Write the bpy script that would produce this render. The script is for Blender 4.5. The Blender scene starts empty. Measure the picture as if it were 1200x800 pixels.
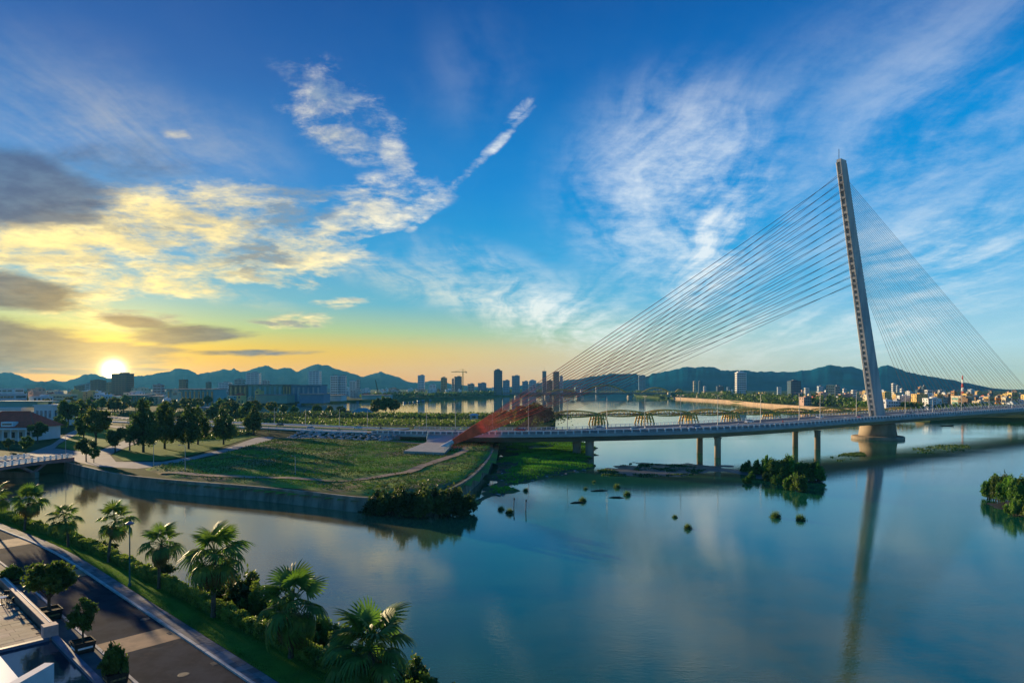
import bpy, math, random
import numpy as np
from mathutils import Vector, Matrix

R = math.radians
random.seed(7)
rng = np.random.default_rng(7)
scene = bpy.context.scene
col = scene.collection

# ------------------------------------------------------------------ camera
F, CH, HY = 760.0, 26.0, 452.0          # focal length and horizon row in units of a 1200 px wide frame; eye height
cam_data = bpy.data.cameras.new('camera')
cam = bpy.data.objects.new('camera', cam_data)
col.objects.link(cam)
cam.location = (0, 0, CH)
cam.rotation_euler = (R(90), 0, 0)
cam_data.sensor_width = 36
cam_data.lens = 36 * F / 1200
cam_data.shift_y = (HY - 400) / 1200
cam_data.clip_end = 40000
scene.camera = cam


def G(px, py, z=0.0):
    """Where the line of sight through a picture point meets the level z."""
    d = F * (CH - z) / (py - HY)
    return Vector(((px - 600) / F * d, d, z))


def Q(px, d, z=0.0):
    """A point on bearing px, d metres out."""
    return Vector(((px - 600) / F * d, d, z))


def ZA(py, d):
    return CH - (py - HY) * d / F


def dist_of(py, z):
    return F * (CH - z) / (py - HY)


# ------------------------------------------------------------------ sky, sun, exposure
SUN_AZ = math.atan((133 - 600) / F)      # clockwise from +Y
SUN_EL = R(8.0)
LAMP_AZ = SUN_AZ - R(13)               # the wide picture squeezes bearings; the light on the tower comes from further left
SUN_SEEN_EL = math.atan((HY - 434) / math.hypot(F, 467))

world = bpy.data.worlds.new('World')
scene.world = world
world.use_nodes = True
NT = world.node_tree
NT.nodes.clear()


class NB:
    """Small node-building helper."""
    def __init__(self, nt):
        self.nt = nt

    def put(self, sock, v):
        if hasattr(v, 'is_output') or isinstance(v, bpy.types.NodeSocket):
            self.nt.links.new(v, sock)
        elif v is not None:
            if sock.type == 'RGBA' and len(v) == 3:
                v = (*v, 1)
            sock.default_value = v

    def m(self, op, a, b=None, c=None, clamp=False):
        n = self.nt.nodes.new('ShaderNodeMath')
        n.operation = op
        n.use_clamp = clamp
        for i, v in enumerate((a, b, c)):
            if v is not None:
                self.put(n.inputs[i], v)
        return n.outputs[0]

    def ss(self, v, a, b, lo=0.0, hi=1.0, kind='SMOOTHSTEP'):
        n = self.nt.nodes.new('ShaderNodeMapRange')
        n.interpolation_type = kind
        for i, x in enumerate((v, a, b, lo, hi)):
            self.put(n.inputs[i], x)
        return n.outputs[0]

    def mix(self, f, a, b, blend='MIX'):
        n = self.nt.nodes.new('ShaderNodeMix')
        n.data_type = 'RGBA'
        n.blend_type = blend
        self.put(n.inputs[0], f)
        self.put(n.inputs[6], a)
        self.put(n.inputs[7], b)
        return n.outputs[2]

    def noise(self, vec, scale, detail=4, rough=.5, dist=0.0, dims='3D', lac=2.0):
        n = self.nt.nodes.new('ShaderNodeTexNoise')
        n.noise_dimensions = dims
        if vec is not None:
            self.put(n.inputs['Vector'], vec)
        n.inputs['Scale'].default_value = scale
        n.inputs['Detail'].default_value = detail
        n.inputs['Roughness'].default_value = rough
        n.inputs['Distortion'].default_value = dist
        n.inputs['Lacunarity'].default_value = lac
        return n.outputs['Fac']

    def mapping(self, vec, loc=(0, 0, 0), rot=(0, 0, 0), scale=(1, 1, 1), kind='POINT'):
        n = self.nt.nodes.new('ShaderNodeMapping')
        n.vector_type = kind
        self.put(n.inputs['Vector'], vec)
        n.inputs['Location'].default_value = loc
        n.inputs['Rotation'].default_value = rot
        n.inputs['Scale'].default_value = scale
        return n.outputs[0]

    def xyz(self, v):
        n = self.nt.nodes.new('ShaderNodeSeparateXYZ')
        self.put(n.inputs[0], v)
        return n.outputs

    def vec(self, x, y, z=0.0):
        n = self.nt.nodes.new('ShaderNodeCombineXYZ')
        for i, v in enumerate((x, y, z)):
            self.put(n.inputs[i], v)
        return n.outputs[0]

    def vm(self, op, a, b=None, scale=None):
        n = self.nt.nodes.new('ShaderNodeVectorMath')
        n.operation = op
        self.put(n.inputs[0], a)
        if b is not None:
            self.put(n.inputs[1], b)
        if scale is not None:
            self.put(n.inputs[3], scale)
        return n.outputs['Value'] if op in ('DOT_PRODUCT', 'LENGTH') else n.outputs[0]

    def ramp(self, f, stops, interp='LINEAR'):
        n = self.nt.nodes.new('ShaderNodeValToRGB')
        self.put(n.inputs[0], f)
        cr = n.color_ramp
        cr.interpolation = interp
        while len(cr.elements) < len(stops):
            cr.elements.new(.5)
        for e, (p, c) in zip(cr.elements, stops):
            e.position = p
            e.color = (*c, 1) if len(c) == 3 else c
        return n.outputs[0]


def lin(*c):
    """sRGB 0..255 to linear."""
    return tuple((v / 255 / 12.92) if v / 255 <= .04045 else ((v / 255 + .055) / 1.055) ** 2.4 for v in c)


W = NB(NT)
tc = NT.nodes.new('ShaderNodeTexCoord')
direc = W.vm('NORMALIZE', tc.outputs['Generated'])
dx, dy, dz = W.xyz(direc)
sun_vec = Vector((math.sin(SUN_AZ) * math.cos(SUN_SEEN_EL), math.cos(SUN_AZ) * math.cos(SUN_SEEN_EL), math.sin(SUN_SEEN_EL)))
azd = W.m('MULTIPLY', W.m('ARCTAN2', dx, dy), 57.29578)
eld = W.m('MULTIPLY', W.m('ARCSINE', dz), 57.29578)
eln = W.m('DIVIDE', eld, 90.0, clamp=True)
cosun = W.vm('DOT_PRODUCT', direc, tuple(sun_vec))
sang = W.m('MULTIPLY', W.m('ARCCOSINE', W.m('MINIMUM', cosun, .999999)), 57.29578)
warm = W.ss(sang, 72.0, 6.0)

E = lambda e: e / 90
cool_ramp = W.ramp(eln, [
    (E(0), lin(184, 190, 158)), (E(3), lin(160, 198, 208)), (E(8), lin(74, 162, 208)), (E(14), lin(8, 138, 202)),
    (E(20), lin(0, 124, 194)), (E(26), lin(0, 98, 170)), (E(32), lin(0, 78, 148)), (E(90), lin(0, 60, 124))])
warm_ramp = W.ramp(eln, [
    (E(0), lin(224, 140, 0)), (E(1.5), lin(228, 162, 0)), (E(3.0), lin(214, 172, 20)), (E(4.6), lin(160, 180, 116)), (E(7), lin(84, 160, 178)),
    (E(11), lin(20, 142, 192)), (E(17), lin(0, 114, 182)), (E(24), lin(0, 82, 152)), (E(31), lin(0, 62, 130)), (E(90), lin(0, 54, 116))])
base = W.mix(warm, cool_ramp, warm_ramp)

# physical sky underneath: the same sun, adds its own tint to the hand-built dusk colours
nish = NT.nodes.new('ShaderNodeTexSky')
nish.sky_type = 'NISHITA'
nish.sun_disc = False
nish.sun_elevation = SUN_EL
nish.sun_rotation = LAMP_AZ
nish.air_density = 1.2
nish.dust_density = 1.5
nish_c = W.mix(1.0, nish.outputs[0], (.10, .10, .10), 'MULTIPLY')
base = W.mix(.015, base, nish_c)

# cloud layer coordinates: a flat layer seen in perspective
den = W.m('ADD', W.m('MAXIMUM', dz, 0.0), .16)
cl = W.vec(W.m('DIVIDE', dx, den), W.m('DIVIDE', dy, den), 0.0)
ae = W.vec(azd, eld, 0.0)


def az_el(px, py):
    return math.degrees(math.atan((px - 600) / F)), math.degrees(math.atan((HY - py) / math.hypot(F, px - 600)))


def blob(px, py, rx, ry, rot=0, k=1.0):
    """A soft patch of sky (size in picture units, turned by rot degrees), strength k."""
    a, e = az_el(px, py)
    sx = math.degrees(1 / F) * math.cos(R(a)) ** 2
    sy = math.degrees(1 / F) * math.cos(R(a)) * math.cos(R(e))
    mp = W.mapping(ae, (a, e, 0), (0, 0, R(rot)), (rx * sx, ry * sy, 1), 'TEXTURE')
    g = NT.nodes.new('ShaderNodeTexGradient')
    g.gradient_type = 'SPHERICAL'
    NT.links.new(mp, g.inputs[0])
    return W.m('MULTIPLY', W.ss(g.outputs['Fac'], 0, .85), k)


def total(items, op='ADD'):
    o = items[0]
    for i in items[1:]:
        o = W.m(op, o, i)
    return o


lit = W.mix(W.ss(sang, 40, 8), lin(232, 234, 230), lin(246, 222, 150))
shade = W.mix(W.ss(sang, 38, 6), lin(78, 128, 176), lin(112, 122, 124))

# 1. cirrus: combed, thin, all over, denser where seen
cw = W.noise(cl, .7, 3, .5)
cl_w = W.vm('ADD', cl, W.vec(W.m('MULTIPLY', cw, .9), W.m('MULTIPLY', cw, -.7), 0))
c1 = W.noise(W.mapping(cl_w, rot=(0, 0, R(20)), scale=(2.6, .55, 1)), 1.5, 7, .58, .4)
c2 = W.noise(W.mapping(cl_w, rot=(0, 0, R(-52)), scale=(2.2, .5, 1)), 1.8, 7, .56, .3)
fine = W.noise(cl, 8, 9, .7)
cm = total([blob(800, 250, 190, 170, 62, .8), blob(760, 190, 170, 130, 20, .45), blob(840, 285, 60, 140, -24, .85),
            blob(610, 350, 200, 62, -22, .95), blob(660, 375, 150, 42, -8, .7), blob(1110, 110, 260, 130, 25, .30),
            blob(1110, 300, 190, 80, 8, .5), blob(950, 390, 280, 50, 5, .6), blob(60, 110, 220, 110, 10, .16),
            blob(190, 170, 240, 80, 0, .30), blob(560, 90, 100, 90, 0, .10), blob(930, 260, 420, 240, 10, .22), blob(1120, 260, 260, 200, 12, .28), blob(1000, 60, 300, 90, 20, .14), blob(480, 330, 170, 34, -16, .6), blob(250, 345, 140, 16, -8, .6)])
cir = W.m('ADD', W.m('MULTIPLY', W.m('MAXIMUM', c1, c2), .68), W.m('MULTIPLY', fine, .32))
cir_d = W.m('MULTIPLY', W.ss(cir, .40, .72), W.m('ADD', W.m('MULTIPLY', cm, .9), .012), clamp=True)
skyc = W.mix(W.m('MULTIPLY', cir_d, .74), base, lit)

# 2. broken bright cloud (altocumulus) on the sunward side, with the long thin trail
nA = W.noise(W.mapping(cl, scale=(1, 1.15, 1)), 3.6, 12, .66, .25)
nB = W.noise(W.mapping(cl, loc=(.05, -.08, 0), scale=(1, 1.15, 1)), 3.6, 12, .66, .25)
am = total([blob(410, 140, 120, 70, -12, .62), blob(400, 156, 90, 24, -4, .80), blob(462, 178, 64, 30, -48, .70), blob(385, 98, 100, 44, -10, .48),
            blob(200, 262, 330, 66, 13, .98), blob(60, 285, 210, 74, 16, .98), blob(300, 300, 240, 62, 6, .84), blob(420, 250, 150, 52, 26, .72),
            blob(150, 325, 260, 40, 2, .78), blob(545, 206, 160, 12, 43, .58), blob(612, 126, 44, 12, 40, .46), blob(578, 174, 100, 10, 42, .58),
            blob(490, 244, 110, 22, 28, .64), blob(345, 376, 80, 16, 4, .84), blob(403, 355, 60, 11, 5, .8), blob(130, 372, 150, 26, -4, .85), blob(60, 345, 160, 36, 0, .8),
            blob(206, 156, 36, 12, 0, .5)], 'MAXIMUM')
nA2 = W.m('ADD', W.m('MULTIPLY', W.m('SUBTRACT', nA, .5), 3.4), W.m('MULTIPLY', W.m('SUBTRACT', W.noise(cl, 11, 9, .66, .3), .5), 1.5))
a_d = W.m('MULTIPLY', W.ss(W.m('ADD', nA2, W.m('MULTIPLY', am, 1.35)), .30, 1.55), W.ss(am, .02, .35))
a_sh = W.ss(W.m('SUBTRACT', nA, nB), -.10, .10)
soft = W.noise(W.mapping(cl, loc=(3.1, 1.7, 0)), 2.1, 6, .55, .3)
dm = total([blob(345, 245, 80, 40, 20, .95), blob(300, 295, 80, 30, 0, .65), blob(190, 262, 90, 20, 14, .5), blob(200, 378, 120, 22, -8, .95), blob(345, 380, 80, 10, 2, .6)], 'MAXIMUM')
sh_f = W.ss(W.m('ADD', W.m('ADD', W.m('MULTIPLY', a_sh, .5), W.m('MULTIPLY', dm, .7)), W.m('MULTIPLY', W.m('SUBTRACT', soft, .42), 1.5)), .30, 1.0)
tex = W.ss(W.m('ADD', nA2, W.m('MULTIPLY', W.m('SUBTRACT', soft, .5), 1.2)), -.9, .8, .66, 1.12)
a_col = W.mix(W.m('MULTIPLY', sh_f, .92), W.vm('SCALE', lit, scale=tex), shade)
skyc = W.mix(W.m('MULTIPLY', a_d, .96), skyc, a_col)

# 3. heavy grey banks low on the left
gm = total([blob(-20, 218, 270, 76, 5, 1.05), blob(150, 190, 200, 50, 8, .55), blob(0, 338, 180, 40, -6, 1.0), blob(-60, 400, 380, 58, -3, 1.2), blob(90, 412, 230, 28, -2, 1.0),
            blob(215, 392, 120, 20, 4, .95), blob(160, 378, 90, 13, -6, .85), blob(95, 436, 170, 7, 0, .8), blob(170, 433, 70, 4, 0, .75), blob(300, 413, 170, 7, 2, .6)], 'MAXIMUM')
nG = W.noise(W.mapping(cl, scale=(.8, 1.2, 1)), 2.4, 10, .64, .3)
g_d = W.ss(W.m('ADD', W.m('MULTIPLY', W.m('SUBTRACT', nG, .5), 2.4), W.m('MULTIPLY', gm, 1.45)), .30, 1.15)
nG2 = W.noise(cl, 7.0, 6, .6)
g_col = W.mix(W.ss(nG2, .36, .66), W.mix(W.ss(sang, 18, 5), lin(36, 80, 128), lin(54, 66, 80)), W.mix(W.ss(sang, 18, 4), lin(60, 104, 146), lin(98, 98, 88)))
skyc = W.mix(W.m('MULTIPLY', g_d, .93), skyc, g_col)

# sun seen through thin cloud: bright core and a wide warm glow in the air round it
core = W.m('POWER', 2.71828, W.m('MULTIPLY', W.m('POWER', W.m('DIVIDE', sang, .56), 2.0), -1.0))
halo = W.m('POWER', 2.71828, W.m('MULTIPLY', W.m('DIVIDE', sang, 2.2), -1.0))
wide = W.m('POWER', 2.71828, W.m('MULTIPLY', W.m('DIVIDE', sang, 8.0), -1.0))
glow = W.mix(1.0, W.mix(1.0, W.vm('SCALE', (1.0, .84, .45), scale=W.m('MULTIPLY', core, 9.0)), W.vm('SCALE', (1.0, .62, .12), scale=W.m('MULTIPLY', halo, 1.0)), 'ADD'),
             W.vm('SCALE', (1.0, .58, .04), scale=W.m('MULTIPLY', wide, .36)), 'ADD')
skyc = W.mix(1.0, skyc, glow, 'ADD')
bg = NT.nodes.new('ShaderNodeBackground')
NT.links.new(skyc, bg.inputs[0])
bg.inputs[1].default_value = .62
wo = NT.nodes.new('ShaderNodeOutputWorld')
NT.links.new(bg.outputs[0], wo.inputs[0])
world.cycles.sampling_method = 'MANUAL'
world.cycles.sample_map_resolution = 1024

sun_d = bpy.data.lights.new('sun', 'SUN')
sun_d.energy = 4.9
sun_d.angle = R(.8)
sun_d.color = (1.0, .74, .42)
sun = bpy.data.objects.new('sun', sun_d)
col.objects.link(sun)
to_sun = Vector((math.sin(LAMP_AZ) * math.cos(SUN_EL), math.cos(LAMP_AZ) * math.cos(SUN_EL), math.sin(SUN_EL)))
sun.rotation_euler = to_sun.to_track_quat('Z', 'Y').to_euler()

vs = scene.view_settings
vs.view_transform = 'Standard'
vs.look = 'None'
vs.exposure = 1.05
vs.gamma = 1.0
vs.use_curve_mapping = False
scene.cycles.use_denoising = True
scene.cycles.max_bounces = 6
scene.cycles.volume_bounces = 1
scene.cycles.transparent_max_bounces = 16
scene.cycles.sample_clamp_indirect = 4.0

# ------------------------------------------------------------------ mesh helpers
def link(o, parent=None):
    col.objects.link(o)
    if parent is not None:
        o.parent = parent
    return o


def mesh_from(name, V, Fc, mat=None, smooth=False):
    me = bpy.data.meshes.new(name)
    me.from_pydata([tuple(v) for v in V], [], Fc)
    if mat:
        me.materials.append(mat)
    if smooth:
        me.polygons.foreach_set('use_smooth', [True] * len(me.polygons))
    me.update()
    return me


def mesh_np(name, V, Q4, mat=None, smooth=False):
    """Fast quad (or triangle) mesh out of arrays."""
    V = np.asarray(V, dtype=np.float32)
    Q4 = np.asarray(Q4, dtype=np.int32)
    k = Q4.shape[1]
    me = bpy.data.meshes.new(name)
    me.vertices.add(len(V))
    me.vertices.foreach_set('co', V.ravel())
    me.loops.add(Q4.size)
    me.loops.foreach_set('vertex_index', Q4.ravel())
    me.polygons.add(len(Q4))
    me.polygons.foreach_set('loop_start', np.arange(0, Q4.size, k, dtype=np.int32))
    if smooth:
        me.polygons.foreach_set('use_smooth', np.ones(len(Q4), dtype=bool))
    me.update(calc_edges=True)
    me.validate()
    if mat:
        me.materials.append(mat)
    return me


def obj(name, me, parent=None, loc=None, rz=None):
    o = bpy.data.objects.new(name, me)
    link(o, parent)
    if loc is not None:
        o.location = loc
    if rz is not None:
        o.rotation_euler = (0, 0, rz)
    return o


def tag(o, label=None, cat=None, group=None, kind=None):
    if label:
        o['label'] = label
    if cat:
        o['category'] = cat
    if group:
        o['group'] = group
    if kind or cat:
        o['kind'] = kind or 'thing'
    return o


def thing(name, label, cat, loc=(0, 0, 0), rz=0.0, group=None):
    o = bpy.data.objects.new(name, None)
    link(o)
    o.location = loc
    o.rotation_euler = (0, 0, rz)
    o.empty_display_size = .2
    return tag(o, label, cat, group)


def copy_tree(o, parent=None):
    c = o.copy()
    link(c)
    c.parent = parent
    for ch in o.children:
        copy_tree(ch, c)
    return c


class MB:
    """Collects faces for one mesh."""
    def __init__(self):
        self.v, self.f = [], []

    def add(self, V, Fc):
        n = len(self.v)
        self.v += [tuple(p) for p in V]
        self.f += [tuple(i + n for i in f) for f in Fc]
        return self

    def box(self, c, s, rz=0.0, taper=1.0):
        x, y, z = s[0] / 2, s[1] / 2, s[2] / 2
        P = []
        for dz_, t in ((-z, 1.0), (z, taper)):
            for ax, ay in ((-x, -y), (x, -y), (x, y), (-x, y)):
                ax, ay = ax * t, ay * t
                P.append((c[0] + ax * math.cos(rz) - ay * math.sin(rz), c[1] + ax * math.sin(rz) + ay * math.cos(rz), c[2] + dz_))
        return self.add(P, [(3, 2, 1, 0), (4, 5, 6, 7), (0, 1, 5, 4), (1, 2, 6, 5), (2, 3, 7, 6), (3, 0, 4, 7)])

    def prism(self, poly, z0, z1, cap=True):
        n = len(poly)
        P = [(p[0], p[1], z0) for p in poly] + [(p[0], p[1], z1) for p in poly]
        Fc = [(i, (i + 1) % n, n + (i + 1) % n, n + i) for i in range(n)]
        if cap:
            Fc += [tuple(range(n - 1, -1, -1)), tuple(range(n, 2 * n))]
        return self.add(P, Fc)

    def tube(self, pts, rad, n=8, cap=True):
        pts = [Vector(p) for p in pts]
        if not hasattr(rad, '__len__'):
            rad = [rad] * len(pts)
        P, Fc = [], []
        up = None
        for i, p in enumerate(pts):
            t = (pts[min(i + 1, len(pts) - 1)] - pts[max(i - 1, 0)]).normalized()
            if up is None or abs(up.dot(t)) > .95:
                up = Vector((0, 0, 1)) if abs(t.z) < .9 else Vector((1, 0, 0))
            a = t.cross(up).normalized()
            b = t.cross(a).normalized()
            for k in range(n):
                th = 2 * math.pi * k / n
                P.append(p + (a * math.cos(th) + b * math.sin(th)) * rad[i])
        for i in range(len(pts) - 1):
            for k in range(n):
                k2 = (k + 1) % n
                Fc.append((i * n + k, i * n + k2, (i + 1) * n + k2, (i + 1) * n + k))
        if cap:
            Fc += [tuple(range(n)), tuple((len(pts) - 1) * n + k for k in range(n - 1, -1, -1))]
        return self.add(P, Fc)

    def bar(self, a, b, w, h=None):
        """Square bar from a to b."""
        a, b = Vector(a), Vector(b)
        h = h or w
        t = (b - a).normalized()
        up = Vector((0, 0, 1)) if abs(t.z) < .95 else Vector((0, 1, 0))
        s = t.cross(up).normalized() * (w / 2)
        u = s.cross(t).normalized() * (h / 2)
        P = [a - s - u, a + s - u, a + s + u, a - s + u, b - s - u, b + s - u, b + s + u, b - s + u]
        return self.add(P, [(0, 1, 2, 3), (7, 6, 5, 4), (0, 4, 5, 1), (1, 5, 6, 2), (2, 6, 7, 3), (3, 7, 4, 0)])

    def lathe(self, prof, n=24, c=(0, 0, 0), sx=1.0, sy=1.0, rz=0.0):
        P, Fc = [], []
        for r, z in prof:
            for k in range(n):
                t = 2 * math.pi * k / n
                x, y = r * math.cos(t) * sx, r * math.sin(t) * sy
                P.append((c[0] + x * math.cos(rz) - y * math.sin(rz), c[1] + x * math.sin(rz) + y * math.cos(rz), c[2] + z))
        for i in range(len(prof) - 1):
            for k in range(n):
                k2 = (k + 1) % n
                Fc.append((i * n + k, i * n + k2, (i + 1) * n + k2, (i + 1) * n + k))
        Fc += [tuple(range(n - 1, -1, -1)), tuple((len(prof) - 1) * n + k for k in range(n))]
        return self.add(P, Fc)

    def loft(self, rows, closed=False):
        """Rows of equal length joined by quads."""
        n = len(rows[0])
        P = [p for r in rows for p in r]
        Fc = []
        for i in range(len(rows) - 1):
            for k in range(n if closed else n - 1):
                k2 = (k + 1) % n
                Fc.append((i * n + k, i * n + k2, (i + 1) * n + k2, (i + 1) * n + k))
        return self.add(P, Fc)

    def mesh(self, name, mat, smooth=False):
        return mesh_from(name, self.v, self.f, mat, smooth)

    def build(self, name, mat, parent=None, smooth=False, loc=None, rz=None):
        return obj(name, self.mesh(name, mat, smooth), parent, loc, rz)


def smooth_line(pts, n):
    """n points along a rounded (Catmull-Rom) line through pts."""
    P = [np.array(p, float) for p in pts]
    P = [2 * P[0] - P[1]] + P + [2 * P[-1] - P[-2]]
    dense = []
    for i in range(1, len(P) - 2):
        for t in np.linspace(0, 1, 40, endpoint=False):
            a, b, c, d = P[i - 1], P[i], P[i + 1], P[i + 2]
            dense.append(.5 * ((2 * b) + (-a + c) * t + (2 * a - 5 * b + 4 * c - d) * t * t + (-a + 3 * b - 3 * c + d) * t ** 3))
    dense.append(P[-2])
    dense = np.array(dense)
    L = np.concatenate([[0], np.cumsum(np.linalg.norm(np.diff(dense[:, :2], axis=0), axis=1))])
    s = np.linspace(0, L[-1], n)
    return np.stack([np.interp(s, L, dense[:, k]) for k in range(dense.shape[1])], 1)


def side_of(line):
    """Unit normals (to the left of travel) along a plan line."""
    t = np.gradient(line[:, :2], axis=0)
    t /= np.linalg.norm(t, axis=1)[:, None]
    return np.stack([-t[:, 1], t[:, 0]], 1)


def inside(pt, poly):
    x, y = pt[0], pt[1]
    c = False
    j = len(poly) - 1
    for i in range(len(poly)):
        xi, yi, xj, yj = poly[i][0], poly[i][1], poly[j][0], poly[j][1]
        if (yi > y) != (yj > y) and x < (xj - xi) * (y - yi) / (yj - yi) + xi:
            c = not c
        j = i
    return c


def flat_poly(name, pts, z, mat, kind='structure', thick=None):
    """A flat sheet over a plan outline (triangulated), with an edge of its own when thick is given."""
    from mathutils.geometry import tessellate_polygon
    V = [Vector((p[0], p[1], z)) for p in pts]
    tris = tessellate_polygon([V])
    mb = MB()
    Fc = []
    for t in tris:
        a, b, c = (V[i] for i in t)
        Fc.append(t if (b - a).cross(c - a).z > 0 else t[::-1])
    mb.add(V, Fc)
    if thick:
        n = len(V)
        lo = [(p[0], p[1], z - thick) for p in pts]
        mb.add(V + [Vector(p) for p in lo], [(i, (i + 1) % n, n + (i + 1) % n, n + i) for i in range(n)])
    o = mb.build(name, mat)
    if kind:
        o['kind'] = kind
    return o


# ------------------------------------------------------------------ materials
MATS = {}


def mat(name, color, rough=.8, var=.0, scale=1.0, color2=None, bump=0.0, bscale=None, spec=.12, metallic=0.0, detail=5, sub=0.0, stretch=None, obj_var=0.0, alpha=None, extra=None):
    """Plain procedural material: two colours through noise, fine relief, a little change from object to object."""
    if name in MATS:
        return MATS[name]
    m = bpy.data.materials.new(name)
    m.use_nodes = True
    nt = m.node_tree
    b = nt.nodes['Principled BSDF']
    N = NB(nt)
    t = nt.nodes.new('ShaderNodeTexCoord')
    pos = t.outputs['Object']
    if stretch:
        pos = N.mapping(pos, scale=stretch)
    c2 = color2 or tuple(max(0, c * (1 - var)) for c in color)
    c1 = color if color2 else tuple(min(1, c * (1 + var)) for c in color)
    outc = c1
    if var or color2:
        n = N.noise(pos, scale, detail, .6)
        outc = N.mix(N.ss(n, .34, .66), c1, c2)
    if obj_var:
        oi = nt.nodes.new('ShaderNodeObjectInfo')
        h = nt.nodes.new('ShaderNodeHueSaturation')
        N.put(h.inputs['Hue'], N.ss(oi.outputs['Random'], 0, 1, .5 - .04 * obj_var, .5 + .04 * obj_var, 'LINEAR'))
        N.put(h.inputs['Value'], N.ss(N.m('FRACT', N.m('MULTIPLY', oi.outputs['Random'], 7.31)), 0, 1, 1 - .4 * obj_var, 1 + .4 * obj_var, 'LINEAR'))
        N.put(h.inputs['Color'], outc)
        outc = h.outputs[0]
    if extra:
        outc = extra(N, pos, outc)
    N.put(b.inputs['Base Color'], outc)
    b.inputs['Roughness'].default_value = rough
    b.inputs['Specular IOR Level'].default_value = spec
    b.inputs['Metallic'].default_value = metallic
    if bump:
        bn = nt.nodes.new('ShaderNodeBump')
        bn.inputs['Strength'].default_value = bump
        bn.inputs['Distance'].default_value = .05
        N.put(bn.inputs['Height'], N.noise(pos, bscale or scale * 4, 6, .6))
        N.put(b.inputs['Normal'], bn.outputs[0])
    MATS[name] = m
    return m


def leaf_mat(name, c1, c2, trans=.35, scale=.6, rough=.55, obj_var=.5, spec=.2):
    """Leaves: light and dark clumps, light passing through."""
    if name in MATS:
        return MATS[name]
    m = mat(name, c1, rough, color2=c2, scale=scale, obj_var=obj_var, spec=spec)
    nt = m.node_tree
    b = nt.nodes['Principled BSDF']
    N = NB(nt)
    tr = nt.nodes.new('ShaderNodeBsdfTranslucent')
    src = b.inputs['Base Color'].links[0].from_socket
    N.put(tr.inputs[0], N.mix(1.0, src, (1.5, 1.5, .7), 'MULTIPLY'))
    mx = nt.nodes.new('ShaderNodeMixShader')
    mx.inputs[0].default_value = trans
    nt.links.new(b.outputs[0], mx.inputs[1])
    nt.links.new(tr.outputs[0], mx.inputs[2])
    nt.links.new(mx.outputs[0], nt.nodes['Material Output'].inputs[0])
    return m


def leaf_cloud(P, size, rng_, flat=0.0, aspect=1.6, jitter=.35):
    """One small leaf-shaped quad per point of P, turned at random; returns arrays."""
    n = len(P)
    d = rng_.normal(size=(n, 3))
    d[:, 2] = d[:, 2] * (1 - flat) + .2
    d /= np.linalg.norm(d, axis=1)[:, None]
    a = np.cross(d, rng_.normal(size=(n, 3)))
    a /= np.linalg.norm(a, axis=1)[:, None] + 1e-9
    b = np.cross(d, a)
    s = size * (1 + jitter * rng_.uniform(-1, 1, size=(n, 1)))
    a, b = a * s * .5 * aspect, b * s * .5
    V = np.empty((n, 4, 3), np.float32)
    V[:, 0], V[:, 1], V[:, 2], V[:, 3] = P - a, P - b * .9 + a * .15, P + a, P + b * .9 + a * .15
    Q4 = np.arange(n * 4, dtype=np.int32).reshape(n, 4)
    return V.reshape(-1, 3), Q4


def clump_points(n, clumps, rng_):
    """Points in uneven clumps; clumps = [(x, y, z, r, rz)], weighted by their volume."""
    C = np.array(clumps, float)
    w = C[:, 3] ** 2 * C[:, 4]
    k = rng_.choice(len(C), size=n, p=w / w.sum())
    d = rng_.normal(size=(n, 3))
    d /= np.linalg.norm(d, axis=1)[:, None]
    r = np.minimum(np.abs(rng_.normal(.62, .36, size=(n, 1))), 1.7)
    d *= r
    return C[k, :3] + d * np.stack([C[k, 3], C[k, 3], C[k, 4]], 1)

# ------------------------------------------------------------------ noise for terrain
from mathutils import noise as mnoise


def fbm(x, y, s, o=4, seed=0.0):
    return mnoise.fractal(Vector((x * s + seed, y * s - seed, seed * .37)), 1.0, 2.0, o, noise_basis='PERLIN_ORIGINAL')


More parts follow.
